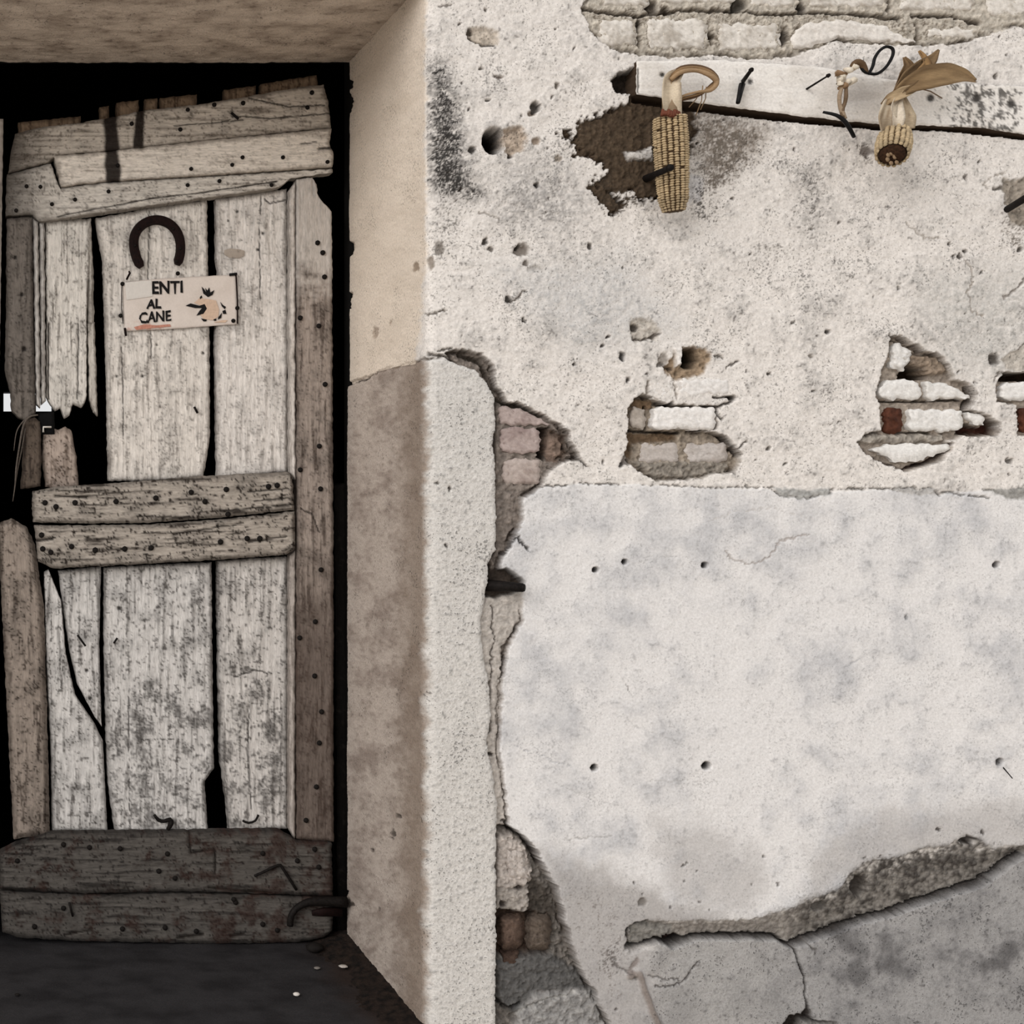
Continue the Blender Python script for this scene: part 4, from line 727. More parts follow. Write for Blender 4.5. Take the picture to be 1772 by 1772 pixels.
def door_iron(name, pts, r, y, parent, mat=M_IRON, **k): return tube(name, [P3(x, yy, y) for x, yy in pts], r, mat, parent, **k)
door_iron('bent_nail', [(440, 1516), (458, 1508), (482, 1497), (490, 1504), (513, 1540)], 0.003, YF - 0.011, br1, sub=3)
door_iron('hinge_pin', [(502, 1602), (503, 1588), (509, 1576), (522, 1566), (545, 1560), (600, 1561)], [0.007, 0.007, 0.007, 0.0075, 0.010, 0.012], YF - 0.014, br2, sub=3)
door_iron('hinge_strap', [(540, 1580), (560, 1578), (592, 1578)], [0.006, 0.010, 0.010], YF - 0.010, br2, M_RUST, flat=0.4)
door_iron('bent_nail', [(120, 1562), (123, 1574), (126, 1586)], 0.0025, YF - 0.011, br2)
door_iron('hook', [(267, 1410), (274, 1419), (284, 1421), (294, 1418), (296, 1425), (290, 1436)], [0.003, 0.004, 0.004, 0.005, 0.006, 0.004], YP - 0.008, p2, sub=2)
door_iron('hook', [(420, 1420), (430, 1424), (442, 1420), (447, 1410)], 0.0025, YP - 0.006, p3, sub=2)
door_iron('bent_nail', [(134, 1099), (148, 1118)], 0.0022, YP - 0.004, door); door_iron('bent_nail', [(197, 1113), (203, 1104)], 0.0022, YP - 0.006, door); door_iron('bent_nail', [(336, 704), (342, 715)], 0.0025, YP - 0.005, p2)
door_iron('bent_nail', [(400, 195), (413, 206)], 0.003, YF - 0.006, tr1)
# frayed cord at the broken stile, keeper of the lock
door_iron('cord', [(66, 718), (50, 722), (40, 738), (34, 770), (28, 810), (26, 840), (22, 868)], [0.0018, 0.0022, 0.0022, 0.002, 0.0018, 0.0014, 0.0008], YF - 0.006, door, flat_mat('frayed_cord', (88, 80, 73), 0.9, 0.3, 300), sub=3)
door_iron('cord', [(48, 722), (36, 734), (28, 750), (24, 780)], [0.0016, 0.0014, 0.0012, 0.0008], YF - 0.004, door, bpy.data.materials['frayed_cord'], sub=3)
door_iron('cord', [(44, 740), (37, 780), (30, 815), (25, 850)], [0.0014, 0.0018, 0.0014, 0.0008], YF - 0.002, door, bpy.data.materials['frayed_cord'], sub=3)
lock = empty('lock', P3(80, 735, YF + 0.012), door)
tube('keeper', [P3(75, 748, YF + 0.008), P3(75, 739, YF + 0.008), P3(89, 739, YF + 0.008)], 0.0022, flat_mat('bright_metal', (214, 208, 198), 0.4, 0.1, 100, 0.2), lock)
patch('lock_case', [(66, 714), (94, 713)], [(66, 752), (95, 752)], None, None, YF + 0.014, 0.02, flat_mat('lock_iron', (8, 7, 7), 0.8, 0.3, 100), lock, 0.4, 4, 4, lambda x, y, gn, gf, bl, sp, ed: np.tile(lin(12, 10, 9), x.shape + (1,)), 3, 1, 'n')

# other leaf of the door, just showing at the frame's edge
door2 = empty('door_2', P3(-250, 1631, 0.43)); tag(door2, 'edge of the other grey door leaf at the far left', kind='structure')
def leaf2(name, t, b, y, grain='v', cf=None): return patch(name, t, b, None, None, y, 0.03, M_WOODV if grain == 'v' else M_WOODH, door2, 1, 4, 4, cf or wood((186, 176, 166), (98, 88, 80), 0.5, 0.4, 0.4), 6, 1.0, grain)
leaf2('stile', [(-80, 200), (6, 206)], [(-86, 1610), (-16, 1606)], YF); leaf2('stile', [(-560, 180), (-490, 185)], [(-560, 1612), (-490, 1612)], YF)
for i in range(4): leaf2('plank', [(-488 + i * 101, 190), (-390 + i * 101, 195)], [(-488 + i * 101, 1600), (-390 + i * 101, 1600)], YP)
for (y0, y1) in [(205, 330), (830, 960), (1450, 1612)]: leaf2('rail_board', [(-488, y0), (-82, y0 + 6)], [(-488, y1), (-84, y1)], YF - 0.006, 'h')

# dark jamb post in the gap behind the leaf
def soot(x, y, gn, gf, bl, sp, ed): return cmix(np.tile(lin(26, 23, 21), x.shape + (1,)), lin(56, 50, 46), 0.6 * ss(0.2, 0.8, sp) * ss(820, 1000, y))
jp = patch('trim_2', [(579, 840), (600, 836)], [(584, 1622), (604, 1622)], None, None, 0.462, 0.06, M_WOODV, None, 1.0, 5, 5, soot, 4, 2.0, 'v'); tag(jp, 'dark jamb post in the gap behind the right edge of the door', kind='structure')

# ------------------------------------------------------------------ things on the door
# horseshoe
hs = empty('horseshoe', P3(272, 462, YP - 0.012)); tag(hs, 'dark rusty horseshoe nailed open end down above the small sign', 'horseshoe')
mid = [(245, 463), (237, 450), (232, 432), (231, 412), (237, 397), (249, 386), (265, 380), (280, 381), (295, 388), (306, 400), (312, 416), (313, 434), (310, 448), (306, 459)]
mid = [(p.x, p.y) for p in [Vector((a, b)) for a, b in mid]]
def ribbon(name, pts, half, yf, th, mat, parent, nsub=4):
    pp = resample(pts, len(pts) * nsub)
    # smooth
    for _ in range(6): pp[1:-1] = (pp[:-2] + 2 * pp[1:-1] + pp[2:]) / 4
    t = np.gradient(pp, axis=0); t /= np.linalg.norm(t, axis=1)[:, None]; nrm = np.stack([-t[:, 1], t[:, 0]], -1)
    hw = half * np.minimum(1, np.linspace(0, 1, len(pp)) * 14 + 0.55) * np.minimum(1, np.linspace(1, 0, len(pp)) * 14 + 0.55)
    prof = [(-1, 0.0), (-0.82, -th * 0.9), (-0.3, -th), (0.3, -th), (0.82, -th * 0.9), (1, 0.0)]
    V = []
    for (a, dy) in prof:
        q = pp + nrm * (hw * a)[:, None]; V.append(P(q[:, 0], q[:, 1], yf) + np.array([0, dy, 0]))
    n = len(pp); V = np.concatenate(V); F = []
    for j in range(6):
        k = (j + 1) % 6
        for i in range(n - 1): F.append([j * n + i, j * n + i + 1, k * n + i + 1, k * n + i])
    return mk(name, V, [np.array(F, np.int32), [j * n for j in range(6)], [j * n + n - 1 for j in range(6)][::-1]], mat, parent, None, False)
ribbon('shoe', mid, 8.4, YP - 0.002, 0.010, M_RUST, hs)
for (x, y) in [(234, 425), (240, 396), (300, 396), (312, 430), (306, 452)]: nail(x, y, YP - 0.0125, hs, 0.6)
# sign
sgn = empty('warning_sign', P3(311, 566, YP - 0.004)); tag(sgn, 'worn cream sign with black letters and a dog, under the horseshoe', 'sign')
YS = YP - 0.0065
def signcol(x, y, gn, gf, bl, sp, ed):
    c = cmix(np.tile(lin(218, 206, 196), x.shape + (1,)), lin(188, 174, 162), 0.35 * ss(-0.2, 0.8, bl))
    c = cmix(c, lin(182, 118, 96), 0.55 * ss(0.15, 0.6, sp) * ss(552, 566, y) * ss(310, 280, x))
    return cmix(c, lin(120, 104, 94), 0.4 * ss(3, 0, ed))
patch('plate', [(212, 489), (262, 483), (408, 475)], [(215, 573), (300, 569), (411, 561)], None, None, YS, 0.004, M_PAPER, sgn, 0.15, 2, 1, signcol, 2.5, 0.5, 'n', wave=0.6)
patch('tape', [(216, 489), (262, 485)], [(219, 519), (264, 513)], None, None, YS - 0.002, 0.0015, M_TAPE, sgn, 0.1, 2, 0.6, limed((226, 219, 211), (206, 198, 190), 0.3, 0.1), 2.5, 0.4, 'n', wave=0.2)
def shape(name, pts, y, mat, parent, th=0.0006):
    v = P([p[0] for p in pts], [p[1] for p in pts], y); n = len(v); v2 = v + np.array([0, th, 0])
    a = np.arange(n); b = (a + 1) % n
    return mk(name, np.concatenate([v, v2]), [list(a), list((a + n)[::-1]), np.stack([a, a + n, b + n, b], -1).astype(np.int32)], mat, parent, None, False)
YT = YS - 0.0018
def lettering(txt, x0, x1, ybase, ytop, slope=0.0):
    cu = bpy.data.curves.new('lettering', 'FONT'); cu.body = txt; cu.extrude = 0.0; cu.offset = 0.03
    tmp = bpy.data.objects.new('lettering_source', cu); col.objects.link(tmp)
    dg = bpy.context.evaluated_depsgraph_get(); dg.update(); me = bpy.data.meshes.new_from_object(tmp.evaluated_get(dg))
    v = np.array([x.co[:] for x in me.vertices]); fs = [list(p.vertices) for p in me.polygons]
    bpy.data.objects.remove(tmp); bpy.data.curves.remove(cu); bpy.data.meshes.remove(me)
    lo, hi = v.min(0), v.max(0); u = (v[:, 0] - lo[0]) / (hi[0] - lo[0]); q = (v[:, 1] - lo[1]) / (hi[1] - lo[1])
    px = x0 + u * (x1 - x0); py = ybase + (ytop - ybase) * q + slope * (px - x0)
    px = px + 1.5 * noise(px / 5, py / 5, 9); py = py + 1.5 * noise(px / 5, py / 5, 10)
    return mk('lettering', P(px, py, YT), fs, M_INK, sgn, None, False)
lettering('ENTI', 263, 316, 509, 487, -0.03); lettering('AL', 253, 279, 535, 518, -0.05); lettering('CANE', 241, 296, 560, 541, -0.08)
shape('dog_face', [(336, 524), (345, 516), (358, 517), (374, 520), (379, 535), (378, 548), (368, 554), (352, 552), (345, 542), (352, 533), (348, 529)], YT + 0.0004, M_TAN, sgn)
for pts in ([(321, 529), (330, 525), (345, 529), (354, 526), (358, 534), (352, 543), (340, 546), (346, 537), (350, 533), (338, 533)], [(349, 496), (353, 500), (357, 506), (355, 498), (359, 503), (362, 497), (364, 506), (371, 502), (368, 510), (360, 514), (352, 508)], [(346, 514), (349, 511), (350, 515), (346, 518)], [(381, 522), (386, 528), (391, 531), (389, 535), (384, 530)], [(385, 538), (390, 536), (392, 543), (386, 543)], [(378, 549), (384, 541), (383, 550), (377, 553)], [(348, 551), (358, 553), (357, 556), (352, 556)], [(370, 552), (375, 552), (374, 555), (370, 555)]):
    shape('dog_marking', pts, YT, M_INK, sgn)
shape('red_band', [(232, 566), (250, 561), (270, 563), (294, 561), (296, 565), (262, 568), (236, 571)], YT + 0.0004, M_REDPR, sgn); shape('red_band', [(370, 558), (384, 554), (394, 554), (390, 558)], YT + 0.0004, M_TAN, sgn)
tube('edge_strip', [P3(408.5, 476, YT), P3(411, 520, YT), P3(411, 560, YT)], 0.0016, M_RUST, sgn); tube('edge_strip', [P3(397, 475.5, YT), P3(410, 474, YT)], 0.003, M_INK, sgn); tube('edge_strip', [P3(211, 492, YT), P3(210, 530, YT), P3(213, 560, YT)], 0.0009, M_RUST, sgn)
for (x, y) in [(212, 491), (404, 555), (411, 533), (209, 546), (308, 473)]: nail(x, y, YT, sgn, 0.85)
tube('bent_nail', [P3(219, 484, YT), P3(225, 472, YT - 0.006), P3(223, 470, YT - 0.008)], 0.0022, M_RUST, sgn); tube('bent_nail', [P3(216, 568, YT), P3(218, 581, YT - 0.004)], 0.0026, M_RUST, sgn)
# oval stamped tag
tg = patch('stamped_tag', [(388, 433), (397, 430), (414, 431), (423, 434)], [(388, 440), (397, 446), (414, 446), (423, 442)], None, None, YP - 0.0035, 0.003, M_PAPER, None, 0.3, 4, 1.2, limed((168, 156, 144), (112, 100, 90), 0.5, 0.6), 2, 0.4, 'n', wave=0.2); tag(tg, 'small grey oval tag on the plank right of the horseshoe', 'tag')

# ------------------------------------------------------------------ corn and oddments on the wall
def frame_from(axis):
    a = axis.normalized(); s = a.cross(Vector((0, 1, 0))); s = s.normalized() if s.length > 0.2 else a.cross(Vector((1, 0, 0))).normalized(); return a, s, s.cross(a)
def cob(parent, base, tip, rprof, rows, per, broken=False, seed=1):
    """core + kernels in straight rows; base and tip are points, rprof radii along it"""
    rg = random.Random(seed); ax = tip - base; L = ax.length; a, s, b = frame_from(ax)
    def R(t): return float(np.interp(t, np.linspace(0, 1, len(rprof)), rprof))
    n = 14; core = tube('core', [base + ax * (i / n) for i in range(n + 1)], [R(i / n) * (0.84 if not broken or i < n else 0.6) for i in range(n + 1)], flat_mat('cob_core', (70, 54, 38), 0.9, 0.4, 200) if 'cob_core' not in bpy.data.materials else bpy.data.materials['cob_core'], parent, 16)
    V, F, Cc = [], [], []
    ring = [(0.0, 1.0), (0.62, 0.72), (0.95, 0.0), (0.9, -0.6)]; sg = 6
    for i in range(rows):
        a0 = 2 * math.pi * (i + 0.5) / rows
        for j in range(per):
            t = (j + 0.5 + rg.uniform(-0.15, 0.15)) / per
            if rg.random() < 0.025: continue
            r = R(t); wid = math.pi * r * 0.84 / rows * 0.98; ln = L / per * 0.60; dep = wid * 0.75 * rg.uniform(0.85, 1.15)
            ang = a0 + rg.uniform(-0.03, 0.03); o = s * math.cos(ang) + b * math.sin(ang); tn = a.cross(o); c0 = base + ax * t + o * (r * 0.88)
            v0 = len(V); V.append(c0 + o * dep)
            for (q, h) in ring[1:]:
                for k in range(sg):
                    th = 2 * math.pi * k / sg; V.append(c0 + o * (dep * h) + tn * (math.cos(th) * q * wid) + a * (math.sin(th) * q * ln))
            for k in range(sg): F.append([v0, v0 + 1 + k, v0 + 1 + (k + 1) % sg])
            q4 = [[v0 + 1 + m_ * sg + k, v0 + 1 + (m_ + 1) * sg + k, v0 + 1 + (m_ + 1) * sg + (k + 1) % sg, v0 + 1 + m_ * sg + (k + 1) % sg] for m_ in range(2) for k in range(sg)]
            F.extend(q4); g = rg.uniform(0.78, 1.12); cc = lin(182, 160, 126) * g * (0.8 if t > 0.85 else 1)
            Cc.extend([cc] * (1 + 3 * sg))
    o = mk('kernels', np.array([list(v) for v in V]), [np.array(f) if False else f for f in F], M_CORN, parent, np.array(Cc)); o['kind'] = 'stuff'; return o
def husk(name, pts, widths, parent, base=(186, 160, 124), dark=(120, 94, 66), curl=0.25, seed=1, th=0.0012, n=22, m=7):
    """a dry leaf: ribbon along 3-D points with curled cross-section and thickness"""
    p = np.array([list(q) for q in pts]); tt = np.linspace(0, 1, len(p)); ti = np.linspace(0, 1, n)
    c = np.stack([np.interp(ti, tt, p[:, k]) for k in range(3)], -1)
    for _ in range(3): c[1:-1] = (c[:-2] + 2 * c[1:-1] + c[2:]) / 4
    wv = np.interp(ti, np.linspace(0, 1, len(widths)), widths)
    t = np.gradient(c, axis=0); t /= np.linalg.norm(t, axis=1)[:, None]
    s = np.cross(t, np.array([0, -1.0, 0])); ln = np.linalg.norm(s, axis=1)[:, None]; s = s / np.maximum(ln, 1e-6); f = np.cross(s, t)
    vv = np.linspace(-1, 1, m); V = []
    for side in (0, 1):
        for i in range(n):
            for v in vv:
                bump = 0.0012 * float(noise(np.array([v * 2.5 + seed]), np.array([ti[i] * 1.3 + seed * 3.1]), seed)[0]) * 2
                V.append(c[i] + s[i] * (v * wv[i]) + f[i] * (curl * wv[i] * (v * v - 0.4) + bump - side * th))
    V = np.array(V); F = []; N1 = n * m
    for i in range(n - 1):
        for j in range(m - 1):
            a = i * m + j; F.append([a, a + 1, a + m + 1, a + m]); F.append([N1 + a, N1 + a + m, N1 + a + m + 1, N1 + a + 1])
    for i in range(n - 1):
        F.append([i * m, (i + 1) * m, N1 + (i + 1) * m, N1 + i * m]); a = i * m + m - 1; F.append([a, N1 + a, N1 + a + m, a + m])
    for j in range(m - 1):
        F.append([j, N1 + j, N1 + j + 1, j + 1]); a = (n - 1) * m + j; F.append([a, a + 1, N1 + a + 1, N1 + a])
    g = np.tile(np.repeat([0], 1), len(V)); st = fbm(np.tile(np.tile(vv * 3, n), 2), np.tile(np.repeat(ti * 1.5, m), 2), 3, seed + 5)
    return mk(name, V, [np.array(F, np.int32)], M_HUSK, parent, cmix(np.tile(lin(*base), (len(V), 1)), lin(*dark), ss(-0.3, 0.6, st)))
YC = -0.045
def Q(x, y, dy=0.0): return P3(x, y, YC + dy)
c1 = empty('corn_cob', Q(1164, 370)); tag(c1, 'long dried corn cob hanging over the dark brown patch by a twisted husk loop', 'corn cob', 'corn cobs on the wall')
cob(c1, Q(1159, 203), Q(1166, 366, 0.006), [0.0265, 0.0275, 0.0278, 0.0276, 0.0270, 0.0264, 0.0256, 0.0242, 0.018], 16, 40, seed=3)
husk('husk', [Q(1162, 206, -0.006), Q(1159, 170, -0.012), Q(1160, 138, -0.008), Q(1176, 124, 0.0)], [0.014, 0.017, 0.015, 0.007], c1, (206, 190, 166), (140, 118, 94), 0.7, 4)
tube('stalk', [Q(1161, 210), Q(1159, 170, 0.004), Q(1158, 132, 0.006)], [0.014, 0.012, 0.008], M_HUSK, c1, 10, pig=lin(150, 128, 102))
for i, (dy, of, cl) in enumerate([(0.0, 0, (132, 104, 72)), (-0.004, 4, (156, 128, 96)), (0.004, -3, (92, 68, 46))]):
    tube('husk_twist', [Q(1160, 134 + of, dy), Q(1178, 121 + of, dy - 0.006), Q(1204, 118 + of, dy), Q(1228, 126 + of, dy - 0.004), Q(1240, 140 + of * .6, dy), Q(1230, 152 + of, dy), Q(1208, 163 - of, dy - 0.003), Q(1182, 170 - of, dy), Q(1170, 178, dy)], [0.004, 0.0042, 0.0036, 0.0042, 0.0045, 0.0036, 0.0022, 0.002, 0.0016], M_HUSK, c1, 7, pig=lin(*cl), sub=4)
for (a, b_) in [((1216, 148), (1204, 200)), ((1222, 150), (1212, 190)), ((1210, 156), (1192, 186))]: tube('husk_thread', [Q(*a), Q((a[0] + b_[0]) / 2 + 4, (a[1] + b_[1]) / 2, 0.004), Q(*b_, 0.01)], 0.0009, M_HUSK, c1, 5, pig=lin(140, 116, 88))
for i in range(9): tube('silk_scale', [Q(1146 + i * 3.6, 200 - 2 * math.sin(i), -0.018 - 0.008 * math.sin(i / 8 * 3.14)), Q(1147 + i * 3.4, 192 - 2 * math.cos(i * 2), -0.014 - 0.008 * math.sin(i / 8 * 3.14))], [0.0034, 0.0026], M_HUSK, c1, 6, pig=lin(104, 56, 38))
# second cob: short, its broken end towards us
c2 = empty('corn_cob', Q(1545, 292, -0.03)); tag(c2, 'short broken corn cob hanging below a wide dry husk leaf', 'corn cob', 'corn cobs on the wall')
cob(c2, Q(1550, 226, 0.006), Q(1544, 268, -0.050), [0.017, 0.024, 0.0265, 0.0268, 0.0262, 0.0245], 18, 19, True, seed=8)
tip2 = Q(1544, 268, -0.050); dirc = (tip2 - Q(1550, 226, 0.006)).normalized()
tube('pith', [tip2 - dirc * 0.004, tip2 + dirc * 0.001], [0.019, 0.017], flat_mat('dark_pith', (52, 34, 22), 0.95, 0.5, 260), c2, 14)
for i in range(7):
    an = i * 0.9; rr = 0.004 + 0.0013 * i; off = Vector((math.cos(an) * rr, 0, math.sin(an) * rr - 0.004))
    tube('pith_flake', [tip2 + off, tip2 + off + dirc * 0.003 + Vector((0.002, 0, 0.002))], [0.0046, 0.003], M_HUSK, c2, 6, pig=lin(140, 116, 90))
husk('husk', [Q(1535, 228, -0.012), Q(1532, 202, -0.018), Q(1538, 180, -0.016), Q(1552, 164, -0.012)], [0.012, 0.015, 0.012, 0.008], c2, (204, 190, 168), (150, 130, 106), 0.5, 6)
husk('husk', [Q(1552, 230, -0.020), Q(1552, 205, -0.026), Q(1550, 185, -0.022), Q(1556, 166, -0.014)], [0.008, 0.012, 0.011, 0.006], c2, (214, 201, 182), (160, 140, 116), 0.6, 7)
husk('husk', [Q(1571, 224, -0.006), Q(1572, 204, -0.012), Q(1566, 184, -0.012), Q(1560, 168, -0.008)], [0.010, 0.012, 0.009, 0.006], c2, (190, 172, 146), (128, 106, 82), 0.6, 9)
husk('husk', [Q(1527, 182, -0.010), Q(1540, 170, -0.020), Q(1562, 160, -0.022), Q(1584, 152, -0.014)], [0.005, 0.009, 0.010, 0.006], c2, (190, 166, 132), (122, 98, 70), 0.6, 11)
husk('husk_leaf', [Q(1544, 168, -0.012), Q(1570, 148, -0.020), Q(1602, 134, -0.026), Q(1640, 128, -0.022), Q(1668, 130, -0.014), Q(1689, 140, -0.006)], [0.006, 0.014, 0.021, 0.019, 0.011, 0.003], c2, (150, 124, 90), (92, 70, 46), 0.35, 13, n=30)
husk('husk_leaf', [Q(1548, 164, -0.016), Q(1570, 136, -0.018), Q(1594, 116, -0.014), Q(1612, 104, -0.008), Q(1625, 86, -0.004)], [0.006, 0.014, 0.013, 0.009, 0.002], c2, (138, 112, 80), (74, 55, 36), 0.5, 15)
husk('husk_leaf', [Q(1552, 156, -0.010), Q(1566, 132, -0.012), Q(1572, 115, -0.006), Q(1564, 99, -0.002)], [0.006, 0.012, 0.009, 0.002], c2, (124, 98, 68), (66, 48, 32), 0.5, 17)
husk('husk_leaf', [Q(1584, 130, -0.016), Q(1606, 112, -0.014), Q(1598, 98, -0.010), Q(1590, 88, -0.008)], [0.005, 0.009, 0.005, 0.0015], c2, (160, 126, 84), (80, 58, 38), 0.5, 19)
tube('husk_thread', [Q(1586, 152), Q(1610, 158, 0.008), Q(1630, 170, 0.02)], 0.0011, M_HUSK, c2, 5, pig=lin(120, 100, 80))
# knot of cloth and cord with a wire loop
k = empty('hanging_knot', Q(1465, 150)); tag(k, 'pale shrivelled knot hanging on black wire loop between the two corn cobs', 'knot')
rg = random.Random(9)
for i in range(9):
    x, y = 1452 + rg.uniform(-2, 24), 120 + rg.uniform(0, 26)
    tube('scrap', [Q(x, y, 0.01), Q(x + rg.uniform(-9, 9), y + rg.uniform(-8, 8), -0.004), Q(x + rg.uniform(-12, 12), y + rg.uniform(-10, 10), 0.006)], [0.0035, 0.006, 0.003], M_HUSK, k, 7, pig=lin(*rg.choice([(214, 202, 184), (226, 218, 206), (170, 146, 116), (140, 112, 84)])), sub=2)
tube('wire_loop', [Q(1476, 112, 0.012), Q(1486, 110, 0.004), Q(1494, 122), Q(1503, 126), Q(1510, 115), Q(1514, 100), Q(1522, 88), Q(1533, 81), Q(1544, 84), Q(1545, 95), Q(1537, 111), Q(1527, 122), Q(1516, 128), Q(1503, 127)], 0.0026, M_WIRE, k, 8, sub=4)
tube('husk_twist', [Q(1474, 116, 0.004), Q(1482, 108, -0.002), Q(1492, 112), Q(1500, 126)], [0.004, 0.006, 0.006, 0.003], M_HUSK, k, 7, pig=lin(92, 70, 48), sub=3)
tube('cord', [Q(1458, 148), Q(1453, 164, -0.003), Q(1453, 180), Q(1458, 196), Q(1463, 206)], [0.0026, 0.0034, 0.003, 0.004, 0.003], M_HUSK, k, 7, pig=lin(150, 130, 108), sub=3)
tube('cord', [Q(1464, 150), Q(1464, 166, -0.004), Q(1462, 178), Q(1457, 190), Q(1459, 204)], [0.0026, 0.0032, 0.003, 0.004, 0.003], M_HUSK, k, 7, pig=lin(106, 86, 66), sub=3)
tube('twig', [Q(1424, 194, 0.01), Q(1446, 199), Q(1460, 208, -0.004), Q(1470, 222, -0.004), Q(1478, 237, 0.004)], [0.0022, 0.003, 0.0036, 0.0034, 0.003], M_WIRE, k, 7, sub=3)
# nails and pegs in the wall
def peg(name, label, root, tipp, r0, r1, mat=M_IRON, head=None, cat='nail', group=None):
    e = empty(name, root); tag(e, label, cat, group)
    tube('shank', [root, root.lerp(tipp, 0.5), tipp], [r0, (r0 + r1) / 2, r1], mat, e, 8)
    if head: d = (tipp - root).normalized(); tube('head', [tipp - d * 0.001, tipp + d * 0.003], [head, head * 0.8], mat, e, 10)
    return e
peg('iron_peg', 'thick black iron peg crossing in front of the long corn cob', P3(1112, 312, 0.02), P3(1160, 290, -0.088), 0.0075, 0.0050, head=0.0065, cat='peg')
peg('bent_nail', 'long black nail in the beam pointing up right of the corn loop', P3(1282, 146, 0.005), P3(1300, 121, -0.060), 0.0040, 0.0030, head=0.0042)
peg('wire_tail', 'short black wire tail hanging below the long nail in the beam', P3(1284, 146, -0.012), P3(1277, 178, -0.030), 0.0052, 0.0034, M_WIRE, cat='wire')  # the nail's cast shadow, built as a dark solid strip
peg('thin_nail', 'thin slanting nail in the beam left of the pale knot', P3(1396, 154, -0.010), P3(1433, 131, -0.052), 0.0020, 0.0016, head=0.0036)
peg('spike', 'thick dark spike at the right edge of the picture', P3(1740, 364, 0.004), P3(1786, 336, -0.06), 0.0058, 0.0062, cat='spike')
peg('iron_pintle', 'black iron pin jutting from the crack beside the rough corner render', P3(838, 1012, 0.012), P3(905, 1017, -0.030), 0.0105, 0.0078, head=0.0078, cat='iron pin')
peg('fine_wire', 'fine wire sticking out of the lowest drilled hole at the right', P3(1729, 1320, 0.006), P3(1752, 1347, -0.02), 0.0012, 0.0008, M_WIRE, cat='wire')

# ------------------------------------------------------------------ lintel soffit, other walls, floor, room behind
ZS = CAMZ + (CY - 107) * (DOORY + CAMD) / FPX
def sheet(name, xs, ys, zfun, cfun, mat):
    X, Y = np.meshgrid(xs, ys); Z = zfun(X, Y); idx = np.arange(X.size).reshape(X.shape)
    Fq = np.stack([idx[:-1, :-1], idx[:-1, 1:], idx[1:, 1:], idx[1:, :-1]], -1).reshape(-1, 4).astype(np.int32)
    return mk(name, np.stack([X, Y, Z], -1).reshape(-1, 3), [Fq], mat, None, cfun(X, Y).reshape(-1, 3))
def sz(X, Y):
    return ZS + 0.003 * fbm(X * 9, Y * 14, 3, 91) + 0.0015 * fbm(X * 50, Y * 90, 3, 92) - 0.016 * np.exp(-((X - 0.62) / 0.10) ** 2 - ((Y - 0.20) / 0.03) ** 2) * 0.4
def sc(X, Y):
    n = fbm(X * 14, Y * 24, 3, 93); c = cmix(np.tile(lin(210, 195, 180), X.shape + (1,)), lin(170, 155, 141), ss(-0.5, 0.7, n))
    return cmix(c, lin(96, 82, 70), 0.6 * ss(0.3, 0.8, fbm(X * 60, Y * 70, 3, 94) + 0.35 * n))
ce = sheet('ceiling', np.linspace(-0.75, XC + 0.02, 330), np.linspace(0.0, DOORY + 0.004, 130), sz, sc, M_ROUGH); tag(ce, 'brownish rough plaster underside of the lintel above the door', kind='structure')
def slab(name, lo, hi, mat, label=None):
    (x0, y0, z0), (x1, y1, z1) = lo, hi
    V = [(x0, y0, z0), (x1, y0, z0), (x1, y1, z0), (x0, y1, z0), (x0, y0, z1), (x1, y0, z1), (x1, y1, z1), (x0, y1, z1)]
    o = mk(name, np.array(V), [np.array([[0, 3, 2, 1], [4, 5, 6, 7], [0, 1, 5, 4], [1, 2, 6, 5], [2, 3, 7, 6], [3, 0, 4, 7]], np.int32)], mat, None, None, False)
    tag(o, label, kind='structure'); return o
XL = -0.70
ztop = float(bz[-1])
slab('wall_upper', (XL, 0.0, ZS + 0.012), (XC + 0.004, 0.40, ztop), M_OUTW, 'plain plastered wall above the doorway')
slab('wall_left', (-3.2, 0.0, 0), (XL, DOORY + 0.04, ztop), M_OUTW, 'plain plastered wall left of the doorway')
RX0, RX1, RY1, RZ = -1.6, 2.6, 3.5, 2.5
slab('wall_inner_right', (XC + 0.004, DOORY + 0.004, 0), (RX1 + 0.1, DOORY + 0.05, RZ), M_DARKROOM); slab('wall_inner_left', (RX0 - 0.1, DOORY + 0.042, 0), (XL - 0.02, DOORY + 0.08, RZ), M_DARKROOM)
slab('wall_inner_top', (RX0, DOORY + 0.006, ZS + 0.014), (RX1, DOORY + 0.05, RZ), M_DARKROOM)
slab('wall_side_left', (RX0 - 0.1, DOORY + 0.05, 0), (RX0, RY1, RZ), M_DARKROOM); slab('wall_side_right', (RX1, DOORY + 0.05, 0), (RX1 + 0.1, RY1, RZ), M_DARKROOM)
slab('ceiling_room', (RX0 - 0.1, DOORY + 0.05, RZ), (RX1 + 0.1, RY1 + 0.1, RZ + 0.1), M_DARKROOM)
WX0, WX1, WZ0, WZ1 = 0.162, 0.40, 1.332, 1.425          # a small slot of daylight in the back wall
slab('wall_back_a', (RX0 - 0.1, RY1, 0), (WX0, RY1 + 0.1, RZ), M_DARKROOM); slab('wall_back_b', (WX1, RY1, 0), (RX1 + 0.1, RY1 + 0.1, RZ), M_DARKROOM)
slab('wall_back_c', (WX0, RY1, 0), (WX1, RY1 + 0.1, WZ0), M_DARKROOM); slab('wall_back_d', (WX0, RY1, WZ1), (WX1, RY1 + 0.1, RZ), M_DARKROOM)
def fz(X, Y): return 0.002 * fbm(X * 8, Y * 8, 3, 95) + 0.0008 * fbm(X * 60, Y * 60, 2, 96) - 0.001
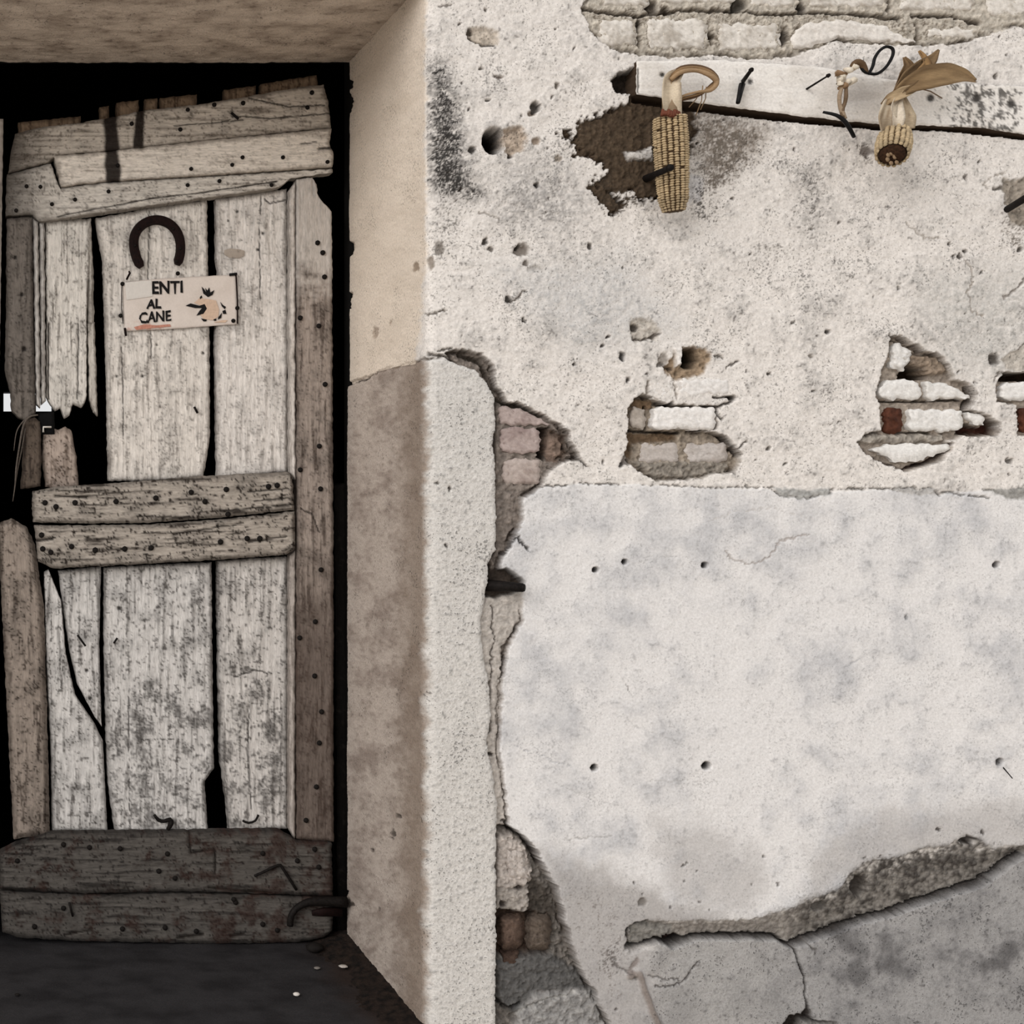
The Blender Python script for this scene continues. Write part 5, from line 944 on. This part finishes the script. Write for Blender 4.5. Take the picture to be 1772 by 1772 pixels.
def fcol(X, Y):
    c = cmix(np.tile(lin(50, 48, 49), X.shape + (1,)), lin(36, 34, 35), ss(-0.4, 0.7, fbm(X * 10, Y * 16, 3, 97)))
    dd = (XC - X) - 0.035 - 0.03 * fbm(X * 14, Y * 14, 3, 98)
    return cmix(c, lin(48, 36, 30), 0.8 * ss(0.10, 0.0, dd))
fl = sheet('floor', np.linspace(-1.0, XC + 0.01, 240), np.linspace(-0.02, 0.62, 150), fz, fcol, M_ASPH); tag(fl, 'dark grey concrete threshold in front of the door', kind='structure')
slab('floor_room', (RX0, 0.60, -0.06), (RX1, RY1 + 0.05, 0.002), M_DARKROOM); slab('ground', (-14, -18, -0.08), (16, 0.06, -0.0065), M_UNSEEN_PAVE, 'pale paving outside')
# soil swept into the corner
def dz(X, Y):
    e = (XC - 0.004 - X) / (0.03 + 0.055 * np.exp(-((Y - 0.40) / 0.07) ** 2) + 0.035 * np.exp(-((Y - 0.14) / 0.12) ** 2) + 0.02 * fbm(X * 0 + 1, Y * 14, 2, 99))
    return np.where(e < 1, 0.020 * np.clip(1 - e, 0, 1) ** 0.8, -0.012 * np.clip(e - 1, 0, 1)) + 0.003 * fbm(X * 70, Y * 70, 3, 100) + 0.0002
so_ = sheet('soil', np.linspace(XC - 0.20, XC - 0.001, 90), np.linspace(-0.03, DOORY + 0.02, 170), dz, lambda X, Y: cmix(np.tile(lin(40, 31, 26), X.shape + (1,)), lin(20, 16, 14), ss(-0.4, 0.6, fbm(X * 60, Y * 60, 3, 104))), M_CORE)
tag(so_, 'dark brown soil and litter swept along the foot of the reveal', 'soil', kind='stuff')
def pebble(name, px, py, r, rgb, label, cat, flat=0.6, seed=1, lift=0.0):
    # on the floor: depth from the pixel row
    d = FPX * (CAMZ - 0.002 - lift) / (py - CY); x = (px - CX) * d / FPX; y = d - CAMD; z = lift + 0.001
    V, F = [], []; rg = random.Random(seed)
    for i in range(6):
        th = math.pi * i / 5
        for j in range(9):
            ph = 2 * math.pi * j / 9; q = r * (1 + rg.uniform(-0.2, 0.2)); V.append((x + q * math.sin(th) * math.cos(ph) * 1.3, y + q * math.sin(th) * math.sin(ph), z + r * flat * 0.9 + r * flat * math.cos(th)))
    for i in range(5):
        for j in range(9): F.append([i * 9 + j, i * 9 + (j + 1) % 9, (i + 1) * 9 + (j + 1) % 9, (i + 1) * 9 + j])
    o = mk(name, np.array(V), [np.array(F, np.int32)], flat_mat(name + '_stone', rgb, 0.8, 0.15, 150), None); tag(o, label, cat)
pebble('pebble', 513, 1722, 0.0055, (214, 206, 198), 'small white pebble lying alone on the dark threshold', 'pebble', seed=2)
pebble('plaster_flake', 594, 1673, 0.007, (176, 168, 160), 'pale plaster flake at the edge of the soil by the reveal', 'flake', 0.35, 3, 0.004)
pebble('grit', 549, 1676, 0.005, (120, 114, 108), 'grey bit of grit on the threshold left of the plaster flake', 'grit', 0.5, 4)
pebble('dark_crumb', 30, 1722, 0.004, (26, 22, 20), 'dark crumb on the threshold at the far left', 'crumb', 0.6, 5)
pebble('clod', 545, 1646, 0.014, (24, 20, 18), 'black clod under the lower right corner of the door', 'clod', 0.7, 6)
